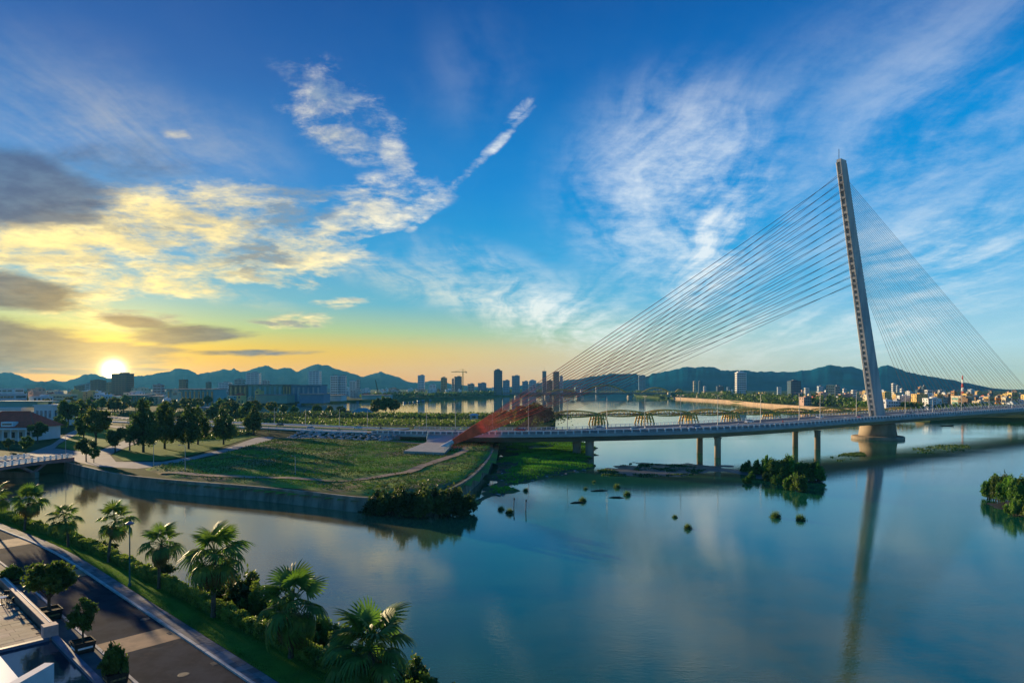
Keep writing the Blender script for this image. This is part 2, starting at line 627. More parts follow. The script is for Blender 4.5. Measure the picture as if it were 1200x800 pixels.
# ------------------------------------------------------------------ river
def water_material(name, deep, shallow, calm=1.0, rough=.0, bed=None):
    m = bpy.data.materials.new(name)
    m.use_nodes = True
    nt = m.node_tree
    N = NB(nt)
    b = nt.nodes['Principled BSDF']
    geo = nt.nodes.new('ShaderNodeNewGeometry')
    pos = geo.outputs['Position']
    big = N.noise(N.mapping(pos, scale=(1, 1.6, 1)), .018, 4, .55, .6)
    mid = N.noise(pos, .11, 5, .6)
    body = N.mix(N.ss(N.m('ADD', N.m('MULTIPLY', big, .75), N.m('MULTIPLY', mid, .25)), .40, .62), deep, shallow)
    if bed:      # sandbank under shallow water off the near bank
        x_, y_, _z = N.xyz(pos)
        sb = N.m('MULTIPLY', N.ss(y_, 130, 55), N.ss(N.m('ADD', x_, N.m('MULTIPLY', big, 40.0)), 5, 50))
        body = N.mix(N.m('MULTIPLY', sb, N.ss(mid, .3, .65)), body, bed)
        canal_gold = N.m('MULTIPLY', N.ss(N.m('ADD', x_, N.m('MULTIPLY', mid, 14.0)), 8, -34), N.ss(y_, 210, 170))  # gold sky reflection along the canal, painted into the water's body colour
        body = N.mix(canal_gold, body, (.20, .16, .07))
    N.put(b.inputs['Base Color'], body)
    b.inputs['Roughness'].default_value = rough
    b.inputs['IOR'].default_value = 1.7
    b.inputs['Specular IOR Level'].default_value = .5
    # breeze: ruffled lanes between calm ones; small ripples ride on a slow swell
    lane = N.ss(N.noise(N.mapping(pos, rot=(0, 0, R(-28)), scale=(.35, 1.5, 1)), .03, 4, .6, .8), .34, .70, .30, .72)
    rip = N.noise(N.mapping(pos, rot=(0, 0, R(28)), scale=(.55, 1.7, 1)), 1.5, 3, .55, .25)
    swell = N.noise(N.mapping(pos, rot=(0, 0, R(18)), scale=(.5, 1.4, 1)), .32, 3, .5, .4)
    fine = N.noise(pos, 4.5, 2, .5)
    h = N.m('ADD', N.m('ADD', N.m('MULTIPLY', rip, .014 * calm), N.m('MULTIPLY', swell, .009 * calm)), N.m('MULTIPLY', fine, .007 * calm))
    bn = nt.nodes.new('ShaderNodeBump')
    bn.inputs['Strength'].default_value = 1.0
    bn.inputs['Distance'].default_value = 1.0
    N.put(bn.inputs['Height'], N.m('MULTIPLY', h, lane))
    N.put(b.inputs['Normal'], bn.outputs[0])
    return m


EXT_X, EXT_Y0, EXT_Y1 = 6500, -600, 6700
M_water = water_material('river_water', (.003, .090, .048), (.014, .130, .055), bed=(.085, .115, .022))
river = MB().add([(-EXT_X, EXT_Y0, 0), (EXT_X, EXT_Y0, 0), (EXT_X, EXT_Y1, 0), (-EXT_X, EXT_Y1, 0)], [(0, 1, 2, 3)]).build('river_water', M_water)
tag(river, kind='structure')

# ------------------------------------------------------------------ ground materials
M_earth = mat('earth', spec=.02, color=(.07, .095, .035), rough=.95, color2=(.035, .06, .02), scale=.05, bump=.4, bscale=1.5)
M_field = mat('field_ground', spec=.02, color=(.20, .32, .055), rough=.95, color2=(.19, .155, .085), scale=.09, bump=.6, bscale=2.0, detail=8)
M_dirt = mat('dirt', spec=.02, color=(.40, .30, .21), rough=.95, color2=(.27, .20, .14), scale=.35, bump=.5, bscale=3)
M_lawn = mat('lawn', spec=.02, color=(.15, .27, .035), rough=.9, color2=(.08, .17, .025), scale=.22, bump=.7, bscale=9, detail=8)
M_lawn2 = mat('park_lawn', spec=.02, color=(.17, .25, .04), rough=.9, color2=(.09, .17, .03), scale=.07, bump=.6, bscale=5, detail=7)
M_mud = mat('mud', (.085, .065, .048), .45, color2=(.05, .042, .034), scale=.3, bump=.6, bscale=2, spec=.5)
M_marsh = mat('marsh_ground', (.08, .13, .025), .8, color2=(.075, .06, .042), scale=.16, bump=.6, bscale=2)
M_conc = mat('concrete', (.36, .35, .33), .85, color2=(.27, .265, .25), scale=.5, bump=.25, bscale=8)
M_conc_old = mat('weathered_concrete', (.31, .275, .215), .9, color2=(.16, .14, .105), scale=.35, bump=.4, bscale=5, detail=8, stretch=(1, 1, .35))
M_pave = mat('paving', (.31, .29, .27), .85, color2=(.24, .225, .21), scale=.25, bump=.2, bscale=6)
def worn(N, pos, c_):
    st = N.ss(N.noise(pos, .35, 6, .65, .6), .56, .72)
    fl = N.ss(N.noise(pos, 3.2, 8, .7, .2), .60, .74)
    c_ = N.mix(N.m('MULTIPLY', st, .65), c_, (.085, .082, .080))
    return N.mix(N.m('MULTIPLY', fl, .5), c_, (.12, .115, .105))


M_asph = mat('asphalt', (.044, .052, .066), .95, color2=(.026, .031, .041), scale=.7, bump=.35, bscale=40, detail=8, spec=.02, extra=worn)
M_white = mat('white_paint', (.74, .74, .72), .6, var=.08, scale=1.2)


def shore(name, outline, kind, height, slope, noise_amp, ns, step, m, seed=0.0, base=-.35, dome=0.0):
    """Low uneven ground that rises out of the water: a grid over a plan outline, its edge cut by the water itself."""
    P = np.array([(p[0], p[1]) for p in outline])
    lo, hi = P.min(0) - 3, P.max(0) + 3
    nx, ny = int((hi[0] - lo[0]) / step) + 2, int((hi[1] - lo[1]) / step) + 2
    X, Y = np.meshgrid(np.linspace(lo[0], hi[0], nx), np.linspace(lo[1], hi[1], ny))
    pts = np.stack([X.ravel(), Y.ravel()], 1)
    dmin = np.full(len(pts), 1e9)
    for i in range(len(P)):
        a, b = P[i], P[(i + 1) % len(P)]
        t = np.clip(((pts - a) @ (b - a)) / ((b - a) @ (b - a) + 1e-9), 0, 1)
        dmin = np.minimum(dmin, np.linalg.norm(pts - (a + t[:, None] * (b - a)), axis=1))
    ins = np.array([inside(p, P) for p in pts])
    sd = np.where(ins, dmin, -dmin)
    z = np.minimum(base + (sd + 1.5) * slope, height)
    z = np.maximum(z, -.6)
    nz = np.array([fbm(p[0], p[1], ns, 5, seed) for p in pts])
    z = z + nz * noise_amp * np.clip((sd + 3) / 3, 0, 1)
    V = np.column_stack([pts, z])
    idx = np.arange(nx * ny).reshape(ny, nx)
    Q4 = np.stack([idx[:-1, :-1], idx[:-1, 1:], idx[1:, 1:], idx[1:, :-1]], -1).reshape(-1, 4)
    keep = (sd[Q4] > -2.5).any(1)
    o = obj(name, mesh_np(name, V, Q4[keep], m, True))
    if kind:
        o['kind'] = kind

    def height_at(x, y):
        i = int(np.clip((x - lo[0]) / (hi[0] - lo[0]) * (nx - 1), 0, nx - 1))
        j = int(np.clip((y - lo[1]) / (hi[1] - lo[1]) * (ny - 1), 0, ny - 1))
        return float(z[j * nx + i]), float(sd[j * nx + i])
    return o, height_at, (lo, hi)


# ------------------------------------------------------------------ land beyond the canal (park, field, city plain)
WALL_PX = [(77, 541), (110, 549), (140, 555.5), (200, 562), (300, 570), (370, 577), (430, 583), (480, 582), (510, 578), (530, 571), (548, 561), (562, 549), (572, 537), (577, 527)]
LZ = 3.0
wall_line = [G(x, y, LZ) for x, y in WALL_PX]
left_land = ([Q(-480, 190, LZ), Q(-100, 189, LZ), Q(0, 188, LZ)] + wall_line +
             [G(582, 519, LZ), G(612, 508, LZ), G(648, 498, LZ), G(651, 490, LZ), G(600, 487, LZ), G(560, 486.5, LZ), G(520, 487.5, LZ), G(460, 486, LZ), G(440, 484.5, LZ),
              G(370, 485, LZ), G(300, 486, LZ), G(284, 482, LZ), G(281, 474, LZ), G(300, 472, LZ), G(360, 470, LZ), G(430, 468, LZ), G(500, 466, LZ), G(560, 464, LZ), G(620, 462, LZ), G(680, 461, LZ),
              Q(735, 2500, LZ), Q(745, 4700, LZ), Q(-180, 4700, LZ), Q(-480, 2500, LZ)])
city_plain = flat_poly('ground', left_land, LZ, M_earth, thick=4.0)
RZ = 2.6
right_land = ([Q(742, 2300, RZ)] + [G(x, y, RZ) for x, y in [(745, 463), (790, 465.5), (850, 469), (890, 472.5), (930, 475.5), (980, 478.5), (1040, 485), (1090, 488), (1150, 488.5), (1210, 489.5)]] +
              [Q(1420, 430, RZ), Q(1560, 900, RZ), Q(1400, 4000, RZ), Q(760, 4000, RZ)])
east_bank = flat_poly('ground', right_land, RZ, M_earth, thick=4.0)
emb = smooth_line([p[:2] for p in [G(790, 465.5, RZ), G(850, 469, RZ), G(890, 472.5, RZ), G(930, 475.5, RZ), G(980, 478.5, RZ), G(1040, 482, RZ), G(1090, 484.5, RZ)]], 60)
# sandstone quay along the east bank
M_quay = mat('quay_stone', (.42, .30, .19), .9, color2=(.30, .215, .14), scale=.2, bump=.3, bscale=2)
n_ = side_of(emb)
quay = MB()
quay.loft([[(p[0] + k[0] * o_, p[1] + k[1] * o_, z) for p, k in zip(emb, n_)] for o_, z in ((-3.0, -.5), (-1.2, 3.3), (.8, 3.3), (.8, 2.0))])
tag(quay.build('quay_wall', M_quay), 'long low tan stone quay wall along the far bank, behind the yellow truss bridge', 'quay wall')

# canal wall, its coping and panels
wl = smooth_line([p[:2] for p in wall_line], 96)
nl = side_of(wl)
cw_ = thing('canal_wall', 'weathered grey concrete canal wall curving round the grassy field', 'canal wall', (wl[0][0], wl[0][1], 0))
base0 = np.array([wl[0][0], wl[0][1]])
PANEL = 3
for i in range(0, 93, PANEL):
    seg = slice(i, i + PANEL + 1)
    pts_, ns_ = wl[seg] - base0, nl[seg]
    gap = .03
    pts_ = pts_.copy()
    pts_[0] += (pts_[1] - pts_[0]) / np.linalg.norm(pts_[1] - pts_[0]) * gap
    j_ = random.uniform(-.05, .05)
    mb = MB().loft([[(p[0] + n[0] * o_, p[1] + n[1] * o_, z) for p, n in zip(pts_, ns_)] for o_, z in ((-.75 + j_, -1.0), (-.28 + j_, 2.72), (.12, 2.72), (.12, -1.0))], closed=False)
    mb.build('panel', M_conc_old, cw_)
for i in range(0, 95, 19):
    pts_, ns_ = wl[i:i + 20] - base0, nl[i:i + 20]
    MB().loft([[(p[0] + n[0] * o_, p[1] + n[1] * o_, z) for p, n in zip(pts_, ns_)] for o_, z in ((-.42, 2.725), (-.42, 3.12), (.3, 3.12), (.3, 2.725), (-.42, 2.725))]).build('coping', M_conc_old, cw_)

# paved junction, park paths, lawns, dirt tracks
def px_sheet(name, px, z, m, lift):
    return flat_poly(name, [G(x, y, z) for x, y in px], z + lift, m)


px_sheet('park_path', [(-60, 546), (0, 541), (40, 528), (60, 521), (80, 507), (100, 499), (106, 500), (92, 507), (69, 520), (64, 525), (100, 529.5), (120, 526.5), (160, 511), (176, 512.5), (140, 527), (129, 533), (136, 541), (190, 541), (225, 535), (262, 526), (300, 512.5), (322, 511), (318, 515), (280, 526), (240, 535), (200, 545), (160, 549), (115, 546.5), (79, 539), (40, 543)], LZ, M_pave, .03)
px_sheet('park_lawn', [(67, 523), (92, 507.5), (130, 502), (150, 505), (152, 512), (116, 526.3), (92, 528.6)], LZ, M_lawn2, .10)
px_sheet('park_lawn', [(131, 533), (172, 515), (240, 507), (300, 503.5), (318, 508.5), (290, 514), (258, 524), (222, 533.5), (190, 539.5), (145, 540)], LZ, M_lawn2, .10)
field_px = [(175, 549), (240, 537), (322, 515), (400, 513.5), (480, 515), (560, 514), (576, 517), (573, 530), (560, 546), (540, 562), (505, 576), (430, 580), (300, 567.5), (200, 559.5)]
field_out = [G(x, y, LZ) for x, y in field_px]
field, field_h, field_b = shore('field', field_out, 'structure', LZ + .45, .25, .45, .06, 1.6, M_field, 3.1, base=LZ - .25)


def track(name, px, z, w, m, lift, wob=.3, n=60):
    ln = smooth_line([G(x, y, z)[:2] for x, y in px], n)
    nn = side_of(ln)
    rows = [[], []]
    for i, (p, q) in enumerate(zip(ln, nn)):
        a = w / 2 * (1 + wob * fbm(p[0], p[1], .2, 3, 5))
        zz = lift if not callable(lift) else lift(p[0], p[1])
        rows[0].append((p[0] - q[0] * a, p[1] - q[1] * a, zz))
        rows[1].append((p[0] + q[0] * a, p[1] + q[1] * a, zz))
    mb = MB().loft(rows)
    o = mb.build(name, m)
    o['kind'] = 'structure'
    return o


fh = lambda x, y: field_h(x, y)[0] + .10
track('dirt_path', [(190, 555), (250, 559), (330, 563), (420, 564), (470, 556), (500, 546), (535, 535), (548, 526)], LZ, 3.0, M_dirt, lambda x, y: max(LZ + .3, fh(x, y) + .05))
track('dirt_path', [(320, 514), (380, 515), (430, 517), (480, 520), (520, 524)], LZ, 4.0, M_dirt, lambda x, y: max(LZ + .3, fh(x, y) + .05))

# ------------------------------------------------------------------ marsh, shoals and islets in the river
marsh_px = [(548, 583), (566, 560), (578, 538), (584, 520), (640, 511), (690, 517), (703, 530), (700, 545), (684, 555), (640, 565), (606, 576), (580, 586), (552, 594)]
marsh_out = [G(x, y, 0) for x, y in marsh_px]
marsh, marsh_h, marsh_b = shore('marsh', marsh_out, 'structure', .75, .085, .5, .085, .9, M_marsh, 1.7, base=-.28)
shoal, shoal_h, _ = shore('mud_flat', [G(x, y, 0) for x, y in [(696, 549), (740, 541), (800, 542), (838, 544), (868, 546), (868, 552), (820, 557), (760, 560), (705, 558)]], 'structure', .16, .03, .25, .12, .9, M_mud, 8.2, base=-.16)
isl, isl_h, _ = shore('mud_flat', [G(x, y, 0) for x, y in [(838, 546), (880, 552), (930, 553), (968, 558), (965, 566), (930, 567), (880, 562), (845, 553)]], 'structure', .3, .06, .25, .1, .8, M_mud, 4.4, base=-.2)
isl2, isl2_h, _ = shore('mud_flat', [G(x, y, 0) for x, y in [(1146, 575), (1165, 571), (1210, 568), (1290, 575), (1290, 625), (1235, 622), (1190, 604), (1160, 590)]], 'structure', .6, .06, .2, .15, .6, M_mud, 6.1, base=-.15)

# ------------------------------------------------------------------ mountains
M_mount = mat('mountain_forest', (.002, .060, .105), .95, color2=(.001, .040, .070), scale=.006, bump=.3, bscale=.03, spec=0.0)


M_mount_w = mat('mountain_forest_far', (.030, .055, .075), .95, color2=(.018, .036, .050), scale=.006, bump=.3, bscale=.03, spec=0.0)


def mountain(name, ridge, D, depth, seed, rows=30, step=1.5, rough=.30, jag=1.0):
    xs = np.array([p[0] for p in ridge], float)
    ys = np.array([p[1] for p in ridge], float)
    px = np.arange(xs[0], xs[-1] + .1, step)
    top = np.interp(px, xs, [ZA(y, D) for y in ys])
    jg = np.array([fbm(p, seed * 3.7, .07, 5, seed) + .6 * abs(fbm(p, seed, .22, 3, seed + 4)) for p in px])
    top = np.maximum(top + jag * 1.7 * jg * D / F * np.clip((top - 20) / 60, 0, 1), 0)
    V = []
    for r in range(rows):
        t = (r - (rows // 2)) / (rows // 2) if r <= rows // 2 else (r - rows // 2) / (rows - 1 - rows // 2)
        for k, p in enumerate(px):
            d = D + t * depth
            q = Q(p, d)
            e = max(0.0, 1 - abs(t)) ** .85
            w = fbm(q.x, q.y, .0022, 5, seed)
            h = top[k] * e * (1 + rough * 2.2 * w * (1 - e)) + rough * 70 * w * e * (1 - e)
            if False:
                h = top[k]
            V.append((q.x, q.y, max(h, 0) - 1.0 * (r in (0, rows - 1))))
    n = len(px)
    idx = np.arange(rows * n).reshape(rows, n)
    Q4 = np.stack([idx[:-1, :-1], idx[:-1, 1:], idx[1:, 1:], idx[1:, :-1]], -1).reshape(-1, 4)
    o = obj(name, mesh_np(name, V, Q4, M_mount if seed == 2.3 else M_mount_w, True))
    o['kind'] = 'structure'
    return o


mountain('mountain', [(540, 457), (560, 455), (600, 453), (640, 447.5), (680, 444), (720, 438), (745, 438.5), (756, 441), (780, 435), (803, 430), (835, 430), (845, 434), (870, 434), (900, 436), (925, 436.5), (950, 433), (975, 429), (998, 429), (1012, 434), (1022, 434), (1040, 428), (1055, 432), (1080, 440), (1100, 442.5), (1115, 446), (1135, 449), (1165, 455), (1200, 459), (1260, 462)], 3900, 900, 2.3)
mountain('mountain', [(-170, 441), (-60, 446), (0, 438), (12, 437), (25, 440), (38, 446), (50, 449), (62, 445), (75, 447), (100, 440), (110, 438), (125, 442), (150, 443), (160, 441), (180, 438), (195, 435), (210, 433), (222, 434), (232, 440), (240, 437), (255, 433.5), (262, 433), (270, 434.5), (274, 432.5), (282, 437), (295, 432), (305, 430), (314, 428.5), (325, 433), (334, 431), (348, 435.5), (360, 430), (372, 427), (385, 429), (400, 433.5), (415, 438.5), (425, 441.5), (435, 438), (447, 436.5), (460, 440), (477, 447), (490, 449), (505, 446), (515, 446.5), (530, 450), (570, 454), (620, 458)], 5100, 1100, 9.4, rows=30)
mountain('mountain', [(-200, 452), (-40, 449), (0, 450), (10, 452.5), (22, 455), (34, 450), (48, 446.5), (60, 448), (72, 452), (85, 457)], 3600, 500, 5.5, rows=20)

# ------------------------------------------------------------------ air
hz = bpy.data.materials.new('haze')
hz.use_nodes = True
hz.node_tree.nodes.clear()
hv = hz.node_tree.nodes.new('ShaderNodeVolumePrincipled')
hv.inputs['Color'].default_value = (.12, .58, 1.0, 1)
hv.inputs['Density'].default_value = .000045
hv.inputs['Anisotropy'].default_value = .15
ho = hz.node_tree.nodes.new('ShaderNodeOutputMaterial')
hz.node_tree.links.new(hv.outputs[0], ho.inputs['Volume'])
hz_mb = MB().box((0, (EXT_Y0 + EXT_Y1) / 2, 103.5), (EXT_X * 2 + 200, EXT_Y1 - EXT_Y0 + 200, 213))
tag(hz_mb.build('haze', hz), kind='stuff')

# ------------------------------------------------------------------ cable-stayed bridge
M_deck = mat('bridge_concrete', (.40, .39, .38), .8, color2=(.31, .30, .29), scale=.15, bump=.2, bscale=3, stretch=(1, 1, 2))
M_road_b = mat('bridge_asphalt', (.16, .16, .17), .75, color2=(.11, .11, .12), scale=.12, bump=.2, bscale=10)
M_rail = mat('railing_paint', (.62, .63, .64), .5, var=.1, scale=.8)
M_tower = mat('tower_concrete', (.46, .45, .43), .7, color2=(.30, .31, .32), scale=.22, bump=.15, bscale=1.2, stretch=(1, 1, .25), detail=8)
M_recess = mat('dark_recess', (.035, .035, .035), .9, var=.2, scale=.5)
M_pier = mat('pier_concrete', (.38, .31, .24), .85, color2=(.22, .18, .14), scale=.18, bump=.3, bscale=2, stretch=(1, 1, .4), detail=8)
M_cable = mat('cable_sheath', (.17, .07, .065), .5, var=.15, scale=.3)
M_cable_f = mat('cable_sheath_dark', (.11, .085, .085), .5, var=.15, scale=.3)
M_sheath = mat('cable_sheath_red', (.58, .11, .08), .5, var=.15, scale=.4)
M_sleeve = mat('cable_sleeve_red', (.82, .12, .05), .45, var=.15, scale=.4)
M_turq = mat('turquoise_rail', (.16, .42, .42), .5, var=.15, scale=.8)

EDGE = [(-560, 590, 3.25), (-420, 503, 3.4), (-268, 408, 4.0), (-123, 311, 5.5), (-73, 282, 5.7), (-27, 257, 6.7), (5, 237, 8.2), (33, 225, 9.6), (68, 228, 10.3), (108, 249, 10.7), (160, 287, 11.1), (235, 340, 11.35), (310, 393, 11.5), (470, 506, 11.5)]
NST = 420
edge = smooth_line(EDGE, NST)
enor = side_of(edge)
BW = 30.0


def bp(i, off, dz_=0.0):
    return (edge[i][0] + enor[i][0] * off, edge[i][1] + enor[i][1] * off, edge[i][2] + dz_)


def station(px, off=0.0):
    return min(range(NST), key=lambda i: abs((600 + F * bp(i, off)[0] / bp(i, off)[1]) - px))


S_AB = station(476)
S_T = station(1029, BW / 2)
S_END = NST - 1
T0 = Vector(bp(S_T, BW / 2))
ax = Vector((enor[S_T][1], -enor[S_T][0], 0))      # along the bridge, away to the right
perp = Vector((enor[S_T][0], enor[S_T][1], 0))     # across, to the far side

bridge = thing('cable_stayed_bridge', 'long cable-stayed bridge with one leaning concrete tower and red cables over the river', 'bridge', (T0.x, T0.y, 0))
O3 = Vector((T0.x, T0.y, 0))


def rel(p):
    return (p[0] - O3.x, p[1] - O3.y, p[2])


def sweep(prof, i0, i1, step=1):
    rows = []
    idx = list(range(i0, i1 + 1, step))
    for off, dz_ in prof:
        rows.append([rel(bp(i, off, dz_)) for i in idx])
    return MB().loft(rows)


# deck body: edge beams, haunched soffit
sweep([(.35, .02), (0, .02), (-.12, -.05), (-.12, -1.0), (.1, -1.15), (3.4, -1.7), (6.2, -3.2), (BW - 6.2, -3.2), (BW - 3.4, -1.7), (BW - .1, -1.15), (BW + .12, -1.0), (BW + .12, -.05), (BW, .02), (BW - .35, .02)], S_AB - 6, S_END).build('deck', M_deck, bridge)
sweep([(.35, 0), (BW - .35, 0)], S_AB - 6, S_END).build('roadway', M_road_b, bridge)
for side in (0, 1):
    s = (lambda o: o) if side == 0 else (lambda o: BW - o)
    sweep([(s(.36), .0), (s(.36), .22), (s(2.6), .22), (s(2.6), .0)], S_AB - 6, S_END).build('footway', M_pave, bridge)
sweep([(BW / 2 - 1.6, 0), (BW / 2 - 1.6, .35), (BW / 2 + 1.6, .35), (BW / 2 + 1.6, 0)], S_AB - 6, S_T - 4).build('median', M_conc, bridge)
sweep([(BW / 2 - 1.6, 0), (BW / 2 - 1.6, .35), (BW / 2 + 1.6, .35), (BW / 2 + 1.6, 0)], S_T + 4, S_END).build('median', M_conc, bridge)
mk = MB()
for off in (5.0, 9.2, BW - 9.2, BW - 5.0):
    for i in range(S_AB - 6, S_END - 2, 4):
        mk.loft([[rel(bp(i, off - .09, .012)), rel(bp(i + 2, off - .09, .012))], [rel(bp(i, off + .09, .012)), rel(bp(i + 2, off + .09, .012))]])
tag(mk.build('lane_marking', M_white, bridge), kind='stuff')


def railing(off, i0, i1, m, step=1.0, post=.22):
    mb = MB()
    for zz, hh in ((1.25, .16), (.75, .08), (.35, .1)):
        rows = []
        for o_, d_ in ((off - .07, zz - hh), (off - .07, zz), (off + .07, zz), (off + .07, zz - hh), (off - .07, zz - hh)):
            rows.append([rel(bp(i, o_, d_)) for i in range(i0, i1 + 1)])
        mb.loft(rows)
    for i in np.arange(i0, i1, step):
        a = int(i)
        f = i - a
        p = Vector(bp(a, off)).lerp(Vector(bp(min(a + 1, NST - 1), off)), f)
        mb.box(rel((p.x, p.y, p.z + .62)), (post, post, 1.26), math.atan2(enor[a][1], enor[a][0]))
    return mb


tag(railing(.2, S_AB - 6, S_END, M_rail, 1.0, .42).build('railing', M_rail, bridge), kind='stuff')
sweep([(.42, .2), (.42, .98)], S_AB - 6, S_END).build('parapet_panel', mat('parapet_dark', (.07, .08, .11), .6, var=.2, scale=.3), bridge)
tag(railing(BW - .2, S_AB - 6, S_END, M_rail).build('railing', M_rail, bridge), kind='stuff')
tag(railing(2.5, S_AB - 6, S_END, M_rail, 1.6, .18).build('barrier', M_rail, bridge), kind='stuff')

# tower: U-shaped shaft that leans back, rungs across the slot
TOP, Z0 = 129.0, 9.0
LEAN = 34.0


def tower_c(z):
    t = (z - T0.z) / (TOP - T0.z)
    return T0 + Vector((0, 0, z - T0.z)) - ax * (LEAN * t + 2.0 * t * (1 - t)), 9.4 - 4.0 * t, 3.7 - 1.0 * t


def tower_ring(z, sec):
    c, l, w = tower_c(z)
    return [rel(c + ax * (a * l + b_) + perp * (c_ * w + d_)) for a, b_, c_, d_ in sec]


U = [(-.5, .25, -.5, 0), (-.5, 0, -.5, .25), (-.5, 0, 0, -.75), (-.5, 1.0, 0, -.75), (-.5, 1.0, 0, .75), (-.5, 0, 0, .75), (-.5, 0, .5, -.25), (-.5, .25, .5, 0), (.5, -.5, .5, 0), (.5, 0, .5, -.5), (.5, 0, -.5, .5), (.5, -.5, -.5, 0)]
tmb = MB()
zs = np.linspace(Z0, TOP, 34)
tmb.loft([tower_ring(z, U) for z in zs], closed=True)
tmb.add(tower_ring(TOP, U), [tuple(range(12))])
tower = tmb.build('tower', M_tower, bridge)
z = 14.0
while z < TOP - 4:
    c, l, w = tower_c(z)
    a0 = -l / 2 + .05
    P = [c + ax * (a0 + da) + perp * db + Vector((0, 0, dz_)) for dz_ in (0, 1.05) for da, db in ((0, -.76), (.98, -.76), (.98, .76), (0, .76))]
    for k in range(4, 8):
        P[k] = P[k] - ax * (LEAN / (TOP - T0.z) * 1.05)
    MB().add([rel(p) for p in P], [(3, 2, 1, 0), (4, 5, 6, 7), (0, 1, 5, 4), (1, 2, 6, 5), (2, 3, 7, 6), (3, 0, 4, 7)]).build('rung', M_tower, tower)
    z += 2.6 if z < 74 else 3.3
cb, l, w = tower_c(TOP)
capm = MB()
capm.loft([[rel(cb + ax * a + perp * b + Vector((0, 0, dz_))) for a, b in ((-l / 2 + .3, -w / 2 + .3), (l / 2 - .3, -w / 2 + .3), (l / 2 - .3, w / 2 - .3), (-l / 2 + .3, w / 2 - .3))] for dz_ in (.02, 1.4)], closed=True)
capm.add([rel(cb + ax * a + perp * b + Vector((0, 0, 1.4))) for a, b in ((-l / 2 + .3, -w / 2 + .3), (l / 2 - .3, -w / 2 + .3), (l / 2 - .3, w / 2 - .3), (-l / 2 + .3, w / 2 - .3))], [(0, 1, 2, 3)])
capm.build('cap', M_tower, tower)
rodm = MB()
for a in (-2.6, -1.9):
    rodm.tube([rel(cb + ax * a + Vector((0, 0, 1.4))), rel(cb + ax * a + Vector((0, 0, 6)))], .06, 5)
rodm.build('lightning_rod', M_recess, tower)

# main pier on its round footing
rzp = math.atan2(ax.y, ax.x)
MB().lathe([(8.9, 1.5), (8.3, 5.0), (7.8, 8.2), (7.5, 8.35)], 40, (0, 0, 0), 1.0, .95, rzp).build('pier', M_pier, bridge, True)
MB().lathe([(11.6, -2.0), (12.2, .4), (12.2, 1.1), (11.7, 1.5), (8.8, 1.62)], 44, (0, 0, 0), 1.0, .95, rzp).build('footing', M_pier, bridge, False)

# column piers under the deck
for px, d, zb in ((841, 236, -1.5), (820, 252, -1.5), (958, 266, -1.5), (932, 280, -1.5), (691, 240, -1.0), (676, 247, -.5)):
    p = Q(px, d)
    i = min(range(NST), key=lambda k: (bp(k, 8)[0] - p.x) ** 2 + (bp(k, 8)[1] - p.y) ** 2)
    r_ = 1.15 if px < 1000 else 1.5
    if px in (691, 676):
        r_ = 1.6
    MB().lathe([(r_, zb), (r_, edge[i][2] - 4.0), (r_ * 1.25, edge[i][2] - 3.1)], 18, rel((p.x, p.y, 0))).build('pier_column', M_pier if px not in (691, 676) else M_deck, bridge, True)

# stay cables behind the tower: two fans twisting down to ground anchors on either side of the deck
i_an = station(500)
near_anchor = G(524, 521.5, 4.6)
far_anchor = near_anchor + Vector((enor[i_an][0], enor[i_an][1], 0)) * (BW + 14)
NB_ = 15


def cable(a, b, sag, r, m, sleeve=()):
    a, b = Vector(a), Vector(b)
    pts = []
    for k in range(9):
        t = k / 8
        p = a.lerp(b, t)
        p.z -= sag * 4 * t * (1 - t)
        pts.append(rel(p))
    o = MB().tube(pts, r, 5).build('stay_cable', m, bridge)
    for nm, f0, f1, rs, m_ in sleeve:
        q = []
        for k in range(len(rs)):
            t = 1 - (f0 + (f1 - f0) * k / (len(rs) - 1))
            p = a.lerp(b, t)
            p.z -= sag * 4 * t * (1 - t)
            q.append(rel(p))
        MB().tube(q, rs, 6).build(nm, m_, o)
    return o


for k in range(NB_):
    t = k / (NB_ - 1)
    zt = 123.5 - 49.0 * t
    c, l, w = tower_c(zt)
    for anc, off in ((near_anchor, -1), (far_anchor, 1)):
        top = c - ax * (l / 2 - .1) + perp * (off * 1.1)
        d_ = (Vector((c.x, c.y, 0)) - Vector((anc.x, anc.y, 0))).normalized()
        bot = anc + d_ * (.13 * k) + Vector((0, 0, .05 * (NB_ - k)))
        sl = .10 + .14 * ((k * 7) % 5) / 5
        red = [('sleeve', 0, sl, (.11, .15, .17, .15, .105), M_sleeve), ('sheath', sl, .5, (.11, .105, .10), M_sheath)] if off < 0 else []
        cable(top, bot, .9, .11 if off < 0 else .085, M_cable, red)

# forestays: pairs down to the median
NF = 38
seg_len = np.linalg.norm(np.diff(edge[:, :2], axis=0), axis=1).mean()
for k in range(NF):
    t = k / (NF - 1)
    zt = 122.5 - 48.0 * t
    c, l, w = tower_c(zt)
    i = min(NST - 1, S_T + int((236 - 196 * t) / seg_len))
    off = 0
    top = c + ax * (l / 2 - .1) + perp * (off * .8)
    cable(top, Vector(bp(i, BW / 2 + off * .9, .35)), .5, .075, M_cable_f, [('sleeve', 0, .05, (.22, .2), M_rail)])

# anchor block on the field with its sloping abutment wall and turquoise handrails
def local_quad(p, ux, uy, z):
    return [(p.x + ux.x * a + uy.x * b, p.y + ux.y * a + uy.y * b, z) for a, b in ((0, 0), (1, 0), (1, 1), (0, 1))]


